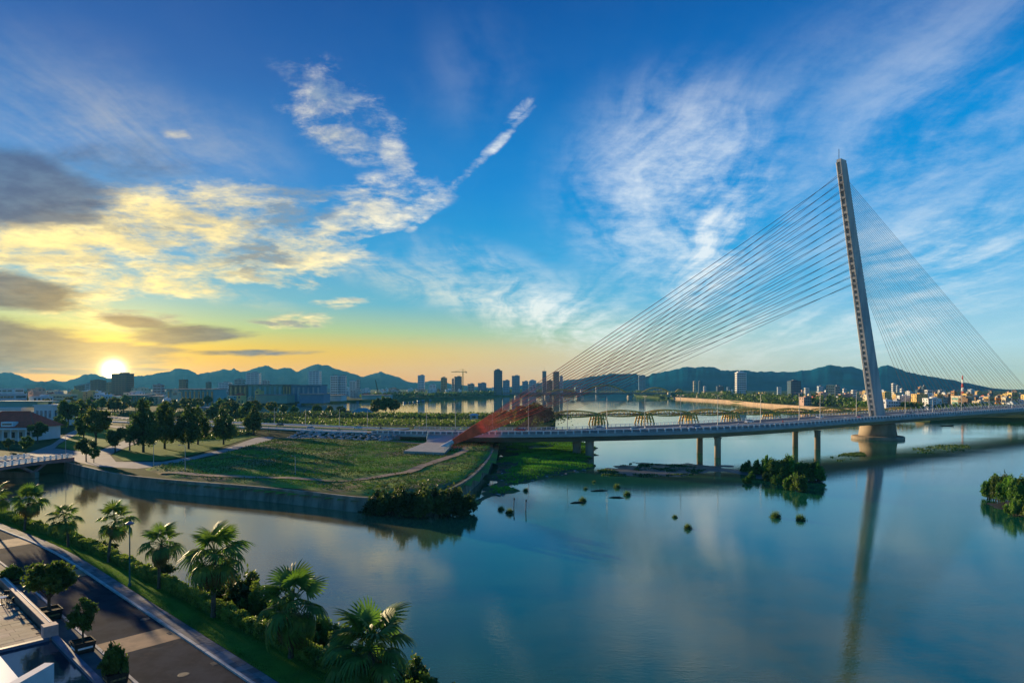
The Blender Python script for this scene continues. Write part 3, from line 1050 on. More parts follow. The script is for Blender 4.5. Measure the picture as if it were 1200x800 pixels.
ab = MB()
blk = [G(473, 528, 4.3), G(521, 530, 4.3), G(533, 517.5, 4.3), G(500, 517.5, 4.3)]
ab.prism([rel(p) for p in blk], 2.2, 4.3)
anchor = ab.build('anchor_block', M_conc, bridge)
ab2 = MB()
b0, b1 = G(500, 517.5, 4.3), G(533, 517.5, 4.3)
iL, iR = station(500), station(533)
t0, t1 = Vector(bp(iL, -.14, -.4)), Vector(bp(iR, -.14, -.4))
ab2.add([rel(b0), rel(b1), rel(t1), rel(t0), rel(b0 - Vector((0, 0, 2.2))), rel(b1 - Vector((0, 0, 2.2))), rel((t1.x, t1.y, 2)), rel((t0.x, t0.y, 2))], [(0, 1, 2, 3), (4, 0, 3, 7), (1, 5, 6, 2), (4, 5, 1, 0)])
ab2.build('slab', M_deck, anchor)
for pts in ([blk[1], blk[2] + Vector((0, 0, 0)), t1 + Vector((0, 0, .5))], [b0, t0 + Vector((0, 0, .5))]):
    hr = MB()
    up = [rel(p + Vector((0, 0, 1.1))) for p in pts]
    mid_ = [rel(p + Vector((0, 0, .55))) for p in pts]
    hr.tube(up, .09, 6)
    hr.tube(mid_, .06, 6)
    for a, b in zip(pts[:-1], pts[1:]):
        for t in np.linspace(0, 1, 6):
            p = a.lerp(b, t)
            hr.tube([rel(p), rel(p + Vector((0, 0, 1.1)))], .06, 5)
    hr.build('handrail', M_turq, anchor)
duct = MB()
dd = (T0 + Vector((-30, -17, 110)) - near_anchor).normalized()
duct.tube([rel(near_anchor - dd * 5.0), rel(near_anchor + dd * 2.5)], [1.5, .8], 10)
duct.build('anchor_duct', mat('pale_duct', (.52, .52, .53), .6, var=.1, scale=.6), anchor)

# abutment and the approach embankment
ab3 = MB()
P = [bp(S_AB - 7, -.1), bp(S_AB - 1, -.1), bp(S_AB - 1, BW + .1), bp(S_AB - 7, BW + .1)]
ab3.prism([rel(p) for p in P], 2.0, edge[S_AB - 4][2] - 3.0)
ab3.build('abutment', M_conc_old, bridge)
for i in (S_AB - 1, S_AB + 2):
    a, b = bp(i, -.3), bp(i, 4)
wing = MB()
wi = S_AB - 3
wing.add([rel(bp(wi - 4, -.25, -1.0)), rel(bp(wi + 2, -.25, -1.0)), rel((*bp(wi + 2, -.25)[:2], 2.5)), rel((*bp(wi + 1, -.25)[:2], 2.5)),
          rel(bp(wi - 4, .6, -1.0)), rel(bp(wi + 2, .6, -1.0)), rel((*bp(wi + 2, .6)[:2], 2.5)), rel((*bp(wi + 1, .6)[:2], 2.5))],
         [(0, 3, 2, 1), (4, 5, 6, 7), (0, 1, 5, 4), (1, 2, 6, 5), (2, 3, 7, 6), (3, 0, 4, 7)])
wing.build('wing_wall', M_deck, bridge)

# approach road on its bank (ground level further left)
M_bank = mat('bank_grass', (.05, .075, .022), .95, color2=(.03, .045, .016), scale=.25, bump=.8, bscale=2)
def esweep(prof, i0, i1, step=1):
    return MB().loft([[bp(i, off, dz_) if not isinstance(dz_, str) else (*bp(i, off)[:2], float(dz_)) for i in range(i0, i1 + 1, step)] for off, dz_ in prof])
tag(esweep([(-9, '2.8'), (-1.0, -.2), (0, .05), (BW, .05), (BW + 1, -.2), (BW + 9, '2.8')], 0, S_AB - 6, 2).build('embankment', M_bank), kind='structure')
tag(esweep([(.6, .08), (BW - .6, .08)], 0, S_AB - 6, 2).build('approach_road', M_road_b), kind='structure')
apr = thing('road_railing', 'long pale railing along the approach road above the stone-pitched bank', 'railing', (0, 0, 0))
O_save = O3
O3 = Vector((0, 0, 0))
mbr = railing(.3, S_AB - 60, S_AB - 7, M_rail, 2.0, .2)
tag(mbr.build('railing', M_rail, apr), kind='stuff')
sweep([(.0, .06), (.0, .5), (.5, .5), (.5, .06)], S_AB - 90, S_AB - 7).build('kerb', M_white, apr)
sweep([(13.6, .06), (13.6, .45), (16.4, .45), (16.4, .06)], S_AB - 90, S_AB - 7).build('median', M_lawn2, apr)
mk = MB()
for off in (5.0, 9.2, BW - 9.2, BW - 5.0):
    for i in range(S_AB - 90, S_AB - 9, 4):
        mk.loft([[bp(i, off - .1, .095), bp(i + 2, off - .1, .095)], [bp(i, off + .1, .095), bp(i + 2, off + .1, .095)]])
tag(mk.build('road_marking', M_white), kind='structure')
tag(sweep([(BW - .6, .1), (BW - .6, .5), (BW + .2, .5), (BW + .2, .1)], S_AB - 90, S_AB - 7).build('kerb', M_white), kind='structure')
O3 = O_save

# stone pitching on the bank beside the abutment
M_stone = mat('pale_stone', (.42, .41, .40), .9, color2=(.24, .235, .225), scale=.9, bump=.4, bscale=4, obj_var=.6)
stone_meshes = []
for k in range(5):
    rr = np.random.default_rng(k)
    mb = MB().lathe([(.35, -.3), (.62, -.12), (.7, .1), (.45, .34)], 7, (0, 0, 0), 1.0 + .3 * rr.random(), .8)
    mb.v = [(x + rr.normal() * .09, y + rr.normal() * .09, z_ + rr.normal() * .06) for x, y, z_ in mb.v]
    stone_meshes.append(mb.mesh('stone', M_stone))
pitch = thing('stone_bank', 'rough white stone pitching on the road bank left of the bridge abutment', 'stone bank', bp(S_AB - 20, -4))
po = Vector(bp(S_AB - 20, -4))
i0, i1 = station(352), station(466)
for i in range(290):
    fi = random.uniform(i0, i1)
    a = int(fi)
    off = random.uniform(-8.6, -.9)
    p = Vector(bp(a, off))
    p = p.lerp(Vector(bp(a + 1, off)), fi - a)
    zr = 2.8 + (edge[a][2] - .2 - 2.8) * (off + 9) / 8
    o = obj('stone', stone_meshes[i % 5], pitch, (p.x - po.x, p.y - po.y, zr - po.z + .05), random.uniform(0, 6))
    s = random.uniform(.8, 1.5)
    o.scale = (s, s, s * .8)

# ------------------------------------------------------------------ old yellow truss bridge
M_yel = mat('yellow_steel', (.66, .44, .08), .6, color2=(.46, .29, .06), scale=.6, bump=.1, bscale=4)
M_yel_d = mat('truss_deck', (.20, .16, .11), .8, var=.2, scale=.4)
TA, TBp = Q(645, 432), Q(1078, 516)
truss = thing('truss_bridge', 'old yellow steel truss bridge on braced piers behind the cable-stayed bridge', 'bridge', (TA.x, TA.y, 0))
tl = (TBp - TA).length
td = (TBp - TA).normalized()
tn = Vector((-td.y, td.x, 0))
NSP = 9
sp = tl / NSP
TZ = 6.6


def tp(s, o_, z):
    p = td * s + tn * o_
    return (p.x, p.y, z)


span_parts = []
for k in range(NSP):
    s0 = k * sp + .5
    L = sp - 1.0
    NP_ = 8
    for o_ in (-3.6, 3.6):
        ch = MB()
        top = [tp(s0 + L * j / NP_, o_, TZ + .4 + 2.2 * math.sin(math.pi * j / NP_) ** .8) for j in range(NP_ + 1)]
        bot = [tp(s0 + L * j / NP_, o_, TZ - .1 - 1.5 * math.sin(math.pi * j / NP_) ** .8) for j in range(NP_ + 1)]
        mid_ = [tp(s0 + L * j / NP_, o_, TZ) for j in range(NP_ + 1)]
        for a, b in zip(top[:-1], top[1:]):
            ch.bar(a, b, .75, .75)
        for a, b in zip(bot[:-1], bot[1:]):
            ch.bar(a, b, .7, .7)
        for j in range(1, NP_):
            ch.bar(top[j], bot[j], .42)
            if j < NP_ // 2:
                ch.bar(mid_[j], top[j + 1], .34)
                ch.bar(mid_[j], bot[j + 1], .22)
            elif j > NP_ // 2:
                ch.bar(mid_[j], top[j - 1], .34)
                ch.bar(mid_[j], bot[j - 1], .22)
        ch.build('truss', M_yel, truss)
    MB().box(tp(s0 + L / 2, 0, TZ), (L + .8, 6.6, .7), math.atan2(td.y, td.x)).build('deck', M_yel_d, truss)
    if k > 0:
        pm = MB()
        for a in (-4.4, -2.2, 0, 2.2, 4.4):
            for o_ in (-4.2, 4.2):
                pm.bar(tp(k * sp + a * .8, o_ * .9, TZ - .6), tp(k * sp + a * 1.2, o_ * 1.15, -1.2), .9)
        for o_ in (-4.3, 4.3):
            for z_ in (TZ - .8, 3.4):
                pm.bar(tp(k * sp - 3.6, o_, z_), tp(k * sp + 3.6, o_, z_), .6)
            pm.bar(tp(k * sp - 3.4, o_, 1.0), tp(k * sp, o_, TZ - 1), .35)
            pm.bar(tp(k * sp + 3.4, o_, 1.0), tp(k * sp, o_, TZ - 1), .35)
        pm.bar(tp(k * sp - 3, -4.3, TZ - .9), tp(k * sp - 3, 4.3, TZ - .9), .6)
        pm.bar(tp(k * sp + 3, -4.3, TZ - .9), tp(k * sp + 3, 4.3, TZ - .9), .6)
        pm.build('pier', M_yel, truss)
am_ = MB().box(tp(-3.5, 0, 3.6), (7, 10, 7.4), math.atan2(td.y, td.x))
am_.build('abutment', mat('abutment_stone', (.30, .25, .17), .9, var=.2, scale=.4), truss)
am_ = MB().box(tp(tl + 22, 0, 3.7), (44, 8, 6.2), math.atan2(td.y, td.x))
am_.build('approach', mat('abutment_stone', (.30, .25, .17), .9), truss)

# ------------------------------------------------------------------ far arch bridge with a gold arch
M_gold = mat('gold_arch', (.45, .30, .06), .5, var=.15, scale=.05)
DA, DB = Q(600, 1440), Q(840, 1440)
dr = thing('arch_bridge', 'distant road bridge with long gold arches over its deck, far up the river', 'bridge', (DA.x, DA.y, 0))
dl = DB.x - DA.x
MB().box((dl / 2, 0, 9.5), (dl + 40, 26, 3.0)).build('deck', mat('far_bridge_deck', (.12, .13, .15), .8, var=.15, scale=.05), dr)
for a, b, hgt in ((640, 676, 9), (680, 736, 18.5), (751, 787, 13), (791, 801, 9)):
    xa, xb = Q(a, 1440).x - DA.x, Q(b, 1440).x - DA.x
    for o_ in (-3, 3):
        MB().tube([(xa + (xb - xa) * j / 20, o_, 9 + hgt * math.sin(math.pi * j / 20) ** .9) for j in range(21)], 1.5, 8).build('arch', M_gold, dr, True)
    hg = MB()
    for j in range(2, 19):
        hg.bar((xa + (xb - xa) * j / 20, -3, 10), (xa + (xb - xa) * j / 20, -3, 9 + hgt * math.sin(math.pi * j / 20) ** .9), .35)
    tag(hg.build('hanger', M_gold, dr), kind='stuff')
for px in (606, 641, 678, 738, 788, 830):
    x = Q(px, 1440).x - DA.x
    MB().lathe([(7, -1), (6, 3), (4.5, 8.2)], 16, (x, 0, 0), 1.0, 1.6).build('pier', M_conc, dr, True)

# ------------------------------------------------------------------ near bank: road, pavement, lawn
NZ = 3.5
K_PTS = [(-190, 181), (-150, 152), (-131, 139), (-115, 127), (-97, 114), (-79, 100.6), (-62, 87.5), (-41, 68.5), (-19.4, 48.6), (-4, 34.5), (12, 19), (30, 2)]
NK = 300
kl = smooth_line(K_PTS, NK)
kn = side_of(kl)
K_LEN = np.concatenate([[0], np.cumsum(np.linalg.norm(np.diff(kl, axis=0), axis=1))])


def kp(i, off, z=NZ):
    return (kl[i][0] + kn[i][0] * off, kl[i][1] + kn[i][1] * off, z)


def kfloat(f, off, z=NZ):
    a = int(f)
    b = min(a + 1, NK - 1)
    return Vector(kp(a, off, z)).lerp(Vector(kp(b, off, z)), f - a)


def kst(px, py, z=NZ):
    g = G(px, py, z)
    i = min(range(NK), key=lambda k: (kl[k][0] - g.x) ** 2 + (kl[k][1] - g.y) ** 2)
    return i, (g.x - kl[i][0]) * kn[i][0] + (g.y - kl[i][1]) * kn[i][1]


def hedge_off(i):
    return float(np.interp(kl[i][1], [35, 49, 70, 100, 130], [5.9, 5.2, 4.4, 3.3, 3.0]))


def ksweep(prof, i0=0, i1=NK - 1, step=2):
    rows = []
    for off, z in prof:
        rows.append([kp(i, off(i) if callable(off) else off, z) for i in range(i0, i1 + 1, step)])
    return MB().loft(rows)


tag(ksweep([(-60, NZ - .03), (-5.9, NZ - .03), (0.1, NZ - .03), (1.45, NZ - .01), (lambda i: hedge_off(i) + .9, NZ + .02), (lambda i: hedge_off(i) + 2.6, NZ - 1.0), (lambda i: hedge_off(i) + 6.0, -.9)]).build('near_bank', mat('bank_soil', (.035, .05, .018), .95, color2=(.05, .045, .028), scale=.5, bump=.6, bscale=4)), kind='structure')
tag(ksweep([(-5.7, NZ), (0, NZ)]).build('road', M_asph), kind='structure')
tag(ksweep([(1.5, NZ + .13), (lambda i: hedge_off(i) * .5 + .7, NZ + .18), (lambda i: hedge_off(i) - .3, NZ + .10)]).build('lawn', M_lawn), kind='structure')
M_drive = mat('forecourt_paving', (.13, .125, .12), .85, color2=(.085, .085, .085), scale=.6, bump=.3, bscale=8)
tag(ksweep([(-7.9, NZ + .05), (-5.95, NZ + .05)]).build('forecourt', M_drive), kind='structure')

# kerb stones and pavement slabs, one by one
M_kerb = mat('kerb_stone', (.52, .52, .50), .8, color2=(.40, .40, .385), scale=1.2, bump=.2, bscale=10, obj_var=.35)
M_slab = mat('pavement_slab', (.21, .21, .215), .85, color2=(.15, .15, .155), scale=1.1, bump=.25, bscale=12, obj_var=.7)
i_a, i_b = kst(-30, 614)[0], kst(330, 830)[0]
ker = thing('kerb', 'pale kerb along the pavement on the lawn side of the road', 'kerb', kp(i_b, 0, 0))
ko = Vector(kp(i_b, 0, 0))
ker['kind'] = 'structure'


def k_blocks(parent, po, name, m, o0, o1, z0, z1, length, gap, i0, i1, jitter=0.0):
    """Blocks of equal length laid along the road line."""
    s = K_LEN[i0]
    while s < K_LEN[i1]:
        f0, f1 = np.interp([s + gap / 2, s + length - gap / 2], K_LEN, np.arange(NK))
        zz = z1 + random.uniform(-jitter, jitter)
        P = [kfloat(f0, o0), kfloat(f1, o0), kfloat(f1, o1), kfloat(f0, o1)]
        mb = MB()
        pts = [(p.x - po.x, p.y - po.y) for p in P]
        if (P[1] - P[0]).cross(P[2] - P[0]).z < 0:
            pts = pts[::-1]
        mb.prism(pts, z0, zz)
        mb.build(name, m, parent)
        s += length


k_blocks(ker, ko, 'kerb_stone', M_kerb, .0, .26, NZ - .2, NZ + .16, 1.0, .02, i_a, i_b, .006)
pav = thing('pavement', 'grey slab pavement between kerb and lawn', 'pavement', ko)
pav['kind'] = 'structure'
for row, (o0, o1) in enumerate(((.27, .86), (.87, 1.46))):
    k_blocks(pav, ko, 'paving_slab', M_slab, o0, o1, NZ - .1, NZ + .135, 1.0, .025, i_a, i_b, .008)
ker2 = thing('kerb', 'pale kerb between the road and the planters of the forecourt', 'kerb', ko)
ker2['kind'] = 'structure'
k_blocks(ker2, ko, 'kerb_stone', M_kerb, -5.93, -5.7, NZ - .2, NZ + .14, 1.0, .02, kst(-30, 640)[0], kst(200, 830)[0], .006)

# brick bands across the road
M_brick = mat('brick_band', (.42, .27, .16), .85, color2=(.28, .19, .12), scale=.8, bump=.4, bscale=14)
for px, py, ln_ in ((168, 752, 3.2), (8, 636, 5.0), (66, 676, 2.6)):
    i, _ = kst(px, py)
    n_half = int(ln_ / 2 / (K_LEN[1] - K_LEN[0])) + 1
    tag(ksweep([(-5.65, NZ + .006), (-.02, NZ + .006)], i - n_half, i + n_half, 1).build('brick_crossing', M_brick), kind='structure')

# covers and gullies in the road
M_iron = mat('cast_iron', (.10, .10, .10), .6, color2=(.06, .06, .06), scale=8, bump=.3, bscale=30)
for px, py, lb in ((170, 725, 'round iron manhole cover in the road before the brick band'), (215, 790, 'round iron manhole cover in the dark road past the brick band')):
    g = G(px, py, NZ)
    t = thing('manhole_cover', lb, 'manhole cover', (g.x, g.y, NZ))
    MB().lathe([(.42, .0), (.42, .012), (.36, .016)], 24).build('frame', M_iron, t)
    MB().lathe([(.34, .0), (.34, .020), (.05, .022)], 24).build('lid', M_iron, t)
for px, py in ((120, 681), (205, 738), (262, 776)):
    i, _ = kst(px, py)
    p_ = kp(i, -.32, NZ)
    t = thing('drain_grate', 'narrow iron drain grate in the gutter along the lawn kerb', 'drain', p_, math.atan2(kn[i][1], kn[i][0]), 'drain grates along the kerb')
    MB().box((0, 0, .008), (.36, .7, .014)).build('frame', M_iron, t)
    for q in range(6):
        MB().box((0, -.28 + q * .11, .018), (.3, .05, .012)).build('bar', M_iron, t)

# hedge
M_hedge = leaf_mat('hedge_leaves', (.26, .38, .075), (.10, .18, .035), .3, .9)
hs = []
rh = np.random.default_rng(3)
i0, i1 = kst(-40, 600)[0], kst(470, 830)[0]
nh = 52000
f = rh.uniform(i0, i1, nh)
wd = .55
# leaves sit on the clipped faces and a little inside
u = rh.uniform(-1, 1, nh)
side_pick = rh.random(nh)
off = np.where(side_pick < .45, u * wd, np.where(side_pick < .85, -wd, wd)) + rh.normal(0, .07, nh)
zz = np.where(side_pick < .45, 1.05, rh.uniform(0, 1.05, nh)) + rh.normal(0, .08, nh)
for k in range(nh):
    a = int(f[k])
    ho_ = hedge_off(a)
    wob = .12 * math.sin(f[k] * .9) + .08 * math.sin(f[k] * 2.3)
    p = kfloat(f[k], ho_ + off[k])
    hs.append((p.x, p.y, NZ + .08 + zz[k] * (1 + wob)))
V, Q4 = leaf_cloud(np.array(hs), .16, rh)
hedge = thing('hedge', 'long clipped green hedge between the lawn and the canal', 'hedge', (0, 0, 0))
tag(obj('foliage', mesh_np('hedge_leaves', V, Q4, M_hedge), hedge), kind='stuff')
core = MB().loft([[kp(i, hedge_off(i) + o_, NZ + z_) for i in range(i0, i1 + 1, 2)] for o_, z_ in ((-.5, 0), (-.46, .95), (.46, .95), (.5, 0))])
core.build('stems', mat('hedge_core', (.02, .03, .01), .95, var=.3, scale=2), hedge)

# lawn grass
def blades(P, h, rng_, w=.05, lean=.35, n=3):
    """Small tufts: n thin triangles at each point."""
    m = len(P) * n
    B = np.repeat(P, n, axis=0) + np.column_stack([rng_.normal(0, h * .18, (m, 2)), np.zeros(m)])
    ang = rng_.uniform(0, 2 * math.pi, m)
    hh = h * rng_.uniform(.5, 1.2, m)
    d = np.stack([np.cos(ang), np.sin(ang), np.zeros(m)], 1)
    s = np.stack([-np.sin(ang), np.cos(ang), np.zeros(m)], 1)
    ww = w * rng_.uniform(.6, 1.4, (m, 1))
    tip = B + d * (hh * lean * rng_.uniform(.2, 1.6, m))[:, None] + np.array([0, 0, 1.0]) * hh[:, None]
    V = np.stack([B - s * ww, B + s * ww, tip], 1).reshape(-1, 3)
    return V, np.arange(m * 3).reshape(m, 3)


M_grass = leaf_mat('grass_blades', (.15, .27, .04), (.07, .14, .025), .3, .35)
gp = []
for k in range(26000):
    fi = rh.uniform(i_a, kst(480, 830)[0])
    a = int(fi)
    o_ = rh.uniform(1.5, hedge_off(a) - .2)
    p = kfloat(fi, o_)
    gp.append((p.x, p.y, NZ + .12))
V, T3 = blades(np.array(gp), .11, rh, .022)
tag(obj('lawn_grass', mesh_np('lawn_grass', V, T3, M_grass)), 'short green grass of the strip of lawn beside the pavement', 'grass', kind='stuff')

# ------------------------------------------------------------------ terrace, wall, water basin
TZ_ = NZ + .22
iw0, iwB = kst(-40, 640, 4.6)[0], kst(66, 728, 4.6)[0]
M_wallw = mat('terrace_wall', (.20, .155, .13), .85, color2=(.13, .10, .085), scale=.8, bump=.3, bscale=6)
M_coping = mat('pink_coping', (.50, .36, .33), .7, color2=(.42, .29, .26), scale=1.5, bump=.15, bscale=10)
M_terr = mat('terrace_slab', (.36, .295, .225), .8, color2=(.24, .195, .155), scale=.7, bump=.25, bscale=7, obj_var=.8, detail=7)
tw = thing('terrace_wall', 'low brown terrace wall with pink coping and a square end pillar', 'wall', kp(iwB, -7.9, 0))
two = Vector(kp(iwB, -7.9, 0))


def ksub(prof, i0, i1, o, closed=True):
    rows = [[(kp(i, off, z)[0] - o.x, kp(i, off, z)[1] - o.y, z) for i in range(i0, i1 + 1)] for off, z in prof]
    return MB().loft(rows)


ksub([(-7.65, NZ), (-7.65, NZ + 1.0), (-8.05, NZ + 1.0), (-8.05, NZ)], iw0, iwB, two).build('wall_body', M_wallw, tw)
ksub([(-7.55, NZ + 1.0), (-7.55, NZ + 1.1), (-8.15, NZ + 1.1), (-8.15, NZ + 1.0)], iw0, iwB, two).build('coping', M_coping, tw)
ksub([(-7.72, NZ + 1.1), (-7.72, NZ + 1.16), (-7.80, NZ + 1.16), (-7.80, NZ + 1.1)], iw0, iwB, two).build('rail', M_white, tw)
rzb = math.atan2(kn[iwB][1], kn[iwB][0])
MB().box((kp(iwB + 1, -8.0)[0] - two.x, kp(iwB + 1, -8.0)[1] - two.y, NZ + .6), (1.1, 1.0, 1.3), rzb).build('pillar', M_coping, tw)
# terrace floor of separate slabs
tu = Vector((-kn[iwB][1], kn[iwB][0], 0))     # back along the wall, away from the pillar
if tu.y < 0:
    tu = -tu
tv = Vector((-kn[iwB][0], -kn[iwB][1], 0))
t_or = Vector(kp(iwB, -8.2, 0))
terr = thing('terrace', 'pale stone slab terrace', 'terrace', (t_or.x, t_or.y, 0))
terr['kind'] = 'structure'
base_m = MB()
base_m.prism([(a * tu.x + b * tv.x, a * tu.y + b * tv.y) for a, b in ((-1.2, 0), (30, 0), (30, 22), (-1.2, 22))][::-1], NZ - .1, TZ_ - .03)
base_m.build('bed', M_wallw, terr)
cnt = 0
a = -1.1
r_i = 0
while a < 24 and cnt < 296:
    b = .05 + (.5 if r_i % 2 else 0)
    while b < 15 and cnt < 296:
        c = t_or + tu * (a + .45) + tv * (b + .8)
        px_ = 600 + F * c.x / c.y
        if px_ > -40:
            P = [tu * a2 + tv * b2 for a2, b2 in ((a, b), (a + .88, b), (a + .88, b + 1.58), (a, b + 1.58))]
            MB().prism([(p.x, p.y) for p in P][::(1 if tu.cross(tv).z > 0 else -1)], TZ_ - .05, TZ_ + random.uniform(-.006, .006)).build('paving_slab', M_terr, terr)
            cnt += 1
        b += 1.6
    a += .9
    r_i += 1

# basin
M_pool = water_material('basin_water', (.003, .020, .045), (.006, .045, .085), 1.5, .05)
pc0 = Vector(kp(iwB, -8.2, 0))
pool_l = [t_or + tu * -1.6 + tv * -.4, t_or + tu * -26 + tv * -.4, t_or + tu * -26 + tv * 22, t_or + tu * -1.6 + tv * 22]
tag(flat_poly('basin_water', pool_l if tu.cross(tv).z < 0 else pool_l[::-1], NZ + .02, M_pool), kind='structure')
M_bcop = mat('basin_coping', (.13, .17, .24), .5, color2=(.09, .12, .18), scale=1.0, bump=.1, bscale=8)
bas = thing('water_basin_kerb', 'dark blue stone rim round the water basin below the terrace', 'basin rim', (t_or.x, t_or.y, 0))
for (a0, b0, a1, b1) in ((-1.7, 0, -1.25, 22), (-26, -.7, -1.0, -.2)):
    P = [tu * x + tv * y for x, y in ((a0, b0), (a1, b0), (a1, b1), (a0, b1))]
    MB().prism([(p.x, p.y) for p in P][::(1 if tu.cross(tv).z > 0 else -1)], NZ - .1, TZ_ + .06).build('rim', M_bcop, bas)

# corner of the near building: white parapet and a pale canopy
M_para = mat('white_render', (.62, .63, .65), .7, color2=(.54, .55, .57), scale=.8, bump=.08, bscale=12)
e0 = G(58, 776, 8.5)
s0_ = G(-40, 832, 8.5)
bd = (e0 - s0_).normalized()
bn_ = Vector((-bd.y, bd.x, 0))
par = thing('building_parapet', 'smooth white parapet end of the nearest building above the basin', 'parapet', (e0.x, e0.y, 0))
P = [bd * 0 - bn_ * .3, bd * 0 + bn_ * .3, bd * -16 + bn_ * .3, bd * -16 - bn_ * .3]
MB().prism([(p.x, p.y) for p in P], NZ, 8.5).build('wall', M_para, par)
can_p = [G(27, 800, 7.0), G(0, 768, 7.0), Q(-60, 40, 7.0), Q(-20, 30, 7.0)]
cn = thing('canopy', 'pale blue flat canopy roof beside the white parapet', 'canopy', (can_p[0].x, can_p[0].y, 0))
M_can = mat('pale_blue_sheet', (.42, .56, .70), .35, var=.06, scale=.5)
MB().prism([(p.x - can_p[0].x, p.y - can_p[0].y) for p in can_p], 6.82, 7.0).build('sheet', M_can, cn)
for t in (.15, .85):
    p = can_p[0].lerp(can_p[1], t) - can_p[0]
    MB().tube([(p.x - .4, p.y - .3, NZ), (p.x - .4, p.y - .3, 6.82)], .08, 8).build('post', M_para, cn)

# ------------------------------------------------------------------ terrace furniture
M_blk = mat('black_metal', (.02, .02, .022), .5, var=.2, scale=3)
M_glass_top = mat('blue_grey_table_top', (.35, .45, .55), .2, var=.05, scale=2)


def chair(loc, rz, label):
    t = thing('terrace_chair', label, 'chair', loc, rz, 'chairs on the terrace')
    MB().box((0, 0, .46), (.5, .5, .05)).build('seat', M_blk, t)
    bk = MB()
    bk.box((-.02, .25, .78), (.46, .04, .34))
    bk.bar((-.22, .23, .45), (-.22, .27, .95), .04).bar((.22, .23, .45), (.22, .27, .95), .04)
    bk.build('backrest', M_blk, t)
    for x in (-.22, .22):
        for y in (-.22, .22):
            MB().bar((x, y, .44), (x * 1.1, y * 1.1, 0), .04).build('leg', M_blk, t)
        MB().bar((x, -.2, .66), (x, .24, .66), .04).bar((x, -.2, .66), (x, -.2, .46), .035).build('armrest', M_blk, t)
    return t


g = G(2, 708, TZ_)
tb = thing('terrace_table', 'small table with a blue-grey top on the terrace slabs', 'table', (g.x, g.y, TZ_))
MB().lathe([(.44, .72), (.45, .74), (.45, .76), (.44, .77)], 24).build('table_top', M_glass_top, tb)
MB().tube([(0, 0, .04), (0, 0, .72)], .04, 8).build('stem', M_blk, tb)
MB().lathe([(.27, 0), (.27, .03), (.06, .06)], 20).build('foot', M_blk, tb)
g2 = G(6.5, 703, TZ_)
chair((g2.x, g2.y, TZ_), R(10), 'black chair behind the terrace table, its back to the low wall')
g3 = G(12, 711, TZ_)
chair((g3.x, g3.y, TZ_), R(-75), 'black chair at the side of the terrace table nearest the basin')
g4 = G(16.5, 691, TZ_)
ub = thing('parasol_base', 'square dark parasol base standing alone on the terrace by the wall', 'parasol base', (g4.x, g4.y, TZ_), R(30))
MB().box((0, 0, .07), (.8, .8, .14), 0, .92).build('plate', M_blk, ub)
MB().tube([(0, 0, .14), (0, 0, .5)], .05, 8).build('socket', M_blk, ub)

# ------------------------------------------------------------------ fan palms on the lawn
M_frond = leaf_mat('palm_frond', (.12, .21, .042), (.055, .11, .026), .35, 1.2)
M_frond_dry = leaf_mat('palm_frond_dry', (.16, .12, .05), (.09, .075, .03), .25, 1.2)
M_ptrunk = mat('palm_trunk', (.13, .105, .08), .9, color2=(.075, .06, .045), scale=1.5, bump=.8, bscale=9, stretch=(1, 1, 4))


def frond_mesh(seed, droop, m):
    rr = np.random.default_rng(seed)
    mb = MB()
    pet = 1.45
    path = [(pet * t, 0, .22 * math.sin(t * 1.6) - .18 * droop * t * t) for t in np.linspace(0, 1, 5)]
    mb.tube(path, [.045, .04, .032, .028, .024], 4)
    bx_, bz = path[-1][0], path[-1][2]
    n = 24
    for k in range(n):
        a = R(-132 + 264 * k / (n - 1)) + rr.normal() * .03
        ca, sa = math.cos(a), math.sin(a)
        Lr = (1.08 + .22 * math.cos(a * .7)) * (1 + rr.normal() * .06)
        fold = .10 * (1 if k % 2 else -1)
        tilt = -.25 * droop * max(ca, -.2)
        pts = []
        for r, w in ((.04, .02), (.45 * Lr, .068), (.78 * Lr, .052), (Lr, .008)):
            z = bz + tilt * r - droop * .42 * max(0, r / Lr - .4) ** 1.5 * Lr * 1.6 + fold * .25 * r * (1 - r / Lr)
            shrink = 1 - .22 * droop * max(0, r / Lr - .5)
            cx, cy = bx_ + ca * r * shrink, sa * r * shrink
            pts.append(((cx + sa * w, cy - ca * w, z), (cx - sa * w, cy + ca * w, z)))
        mb.loft([[p[0] for p in pts], [p[1] for p in pts]])
    return mb.mesh('frond', m)


FR_UP = [frond_mesh(k, .9, M_frond) for k in range(2)]
FR_MID = [frond_mesh(10 + k, 1.6, M_frond) for k in range(2)]
FR_LOW = [frond_mesh(20 + k, 2.2, M_frond) for k in range(2)]
FR_DRY = [frond_mesh(30, 2.0, M_frond_dry)]


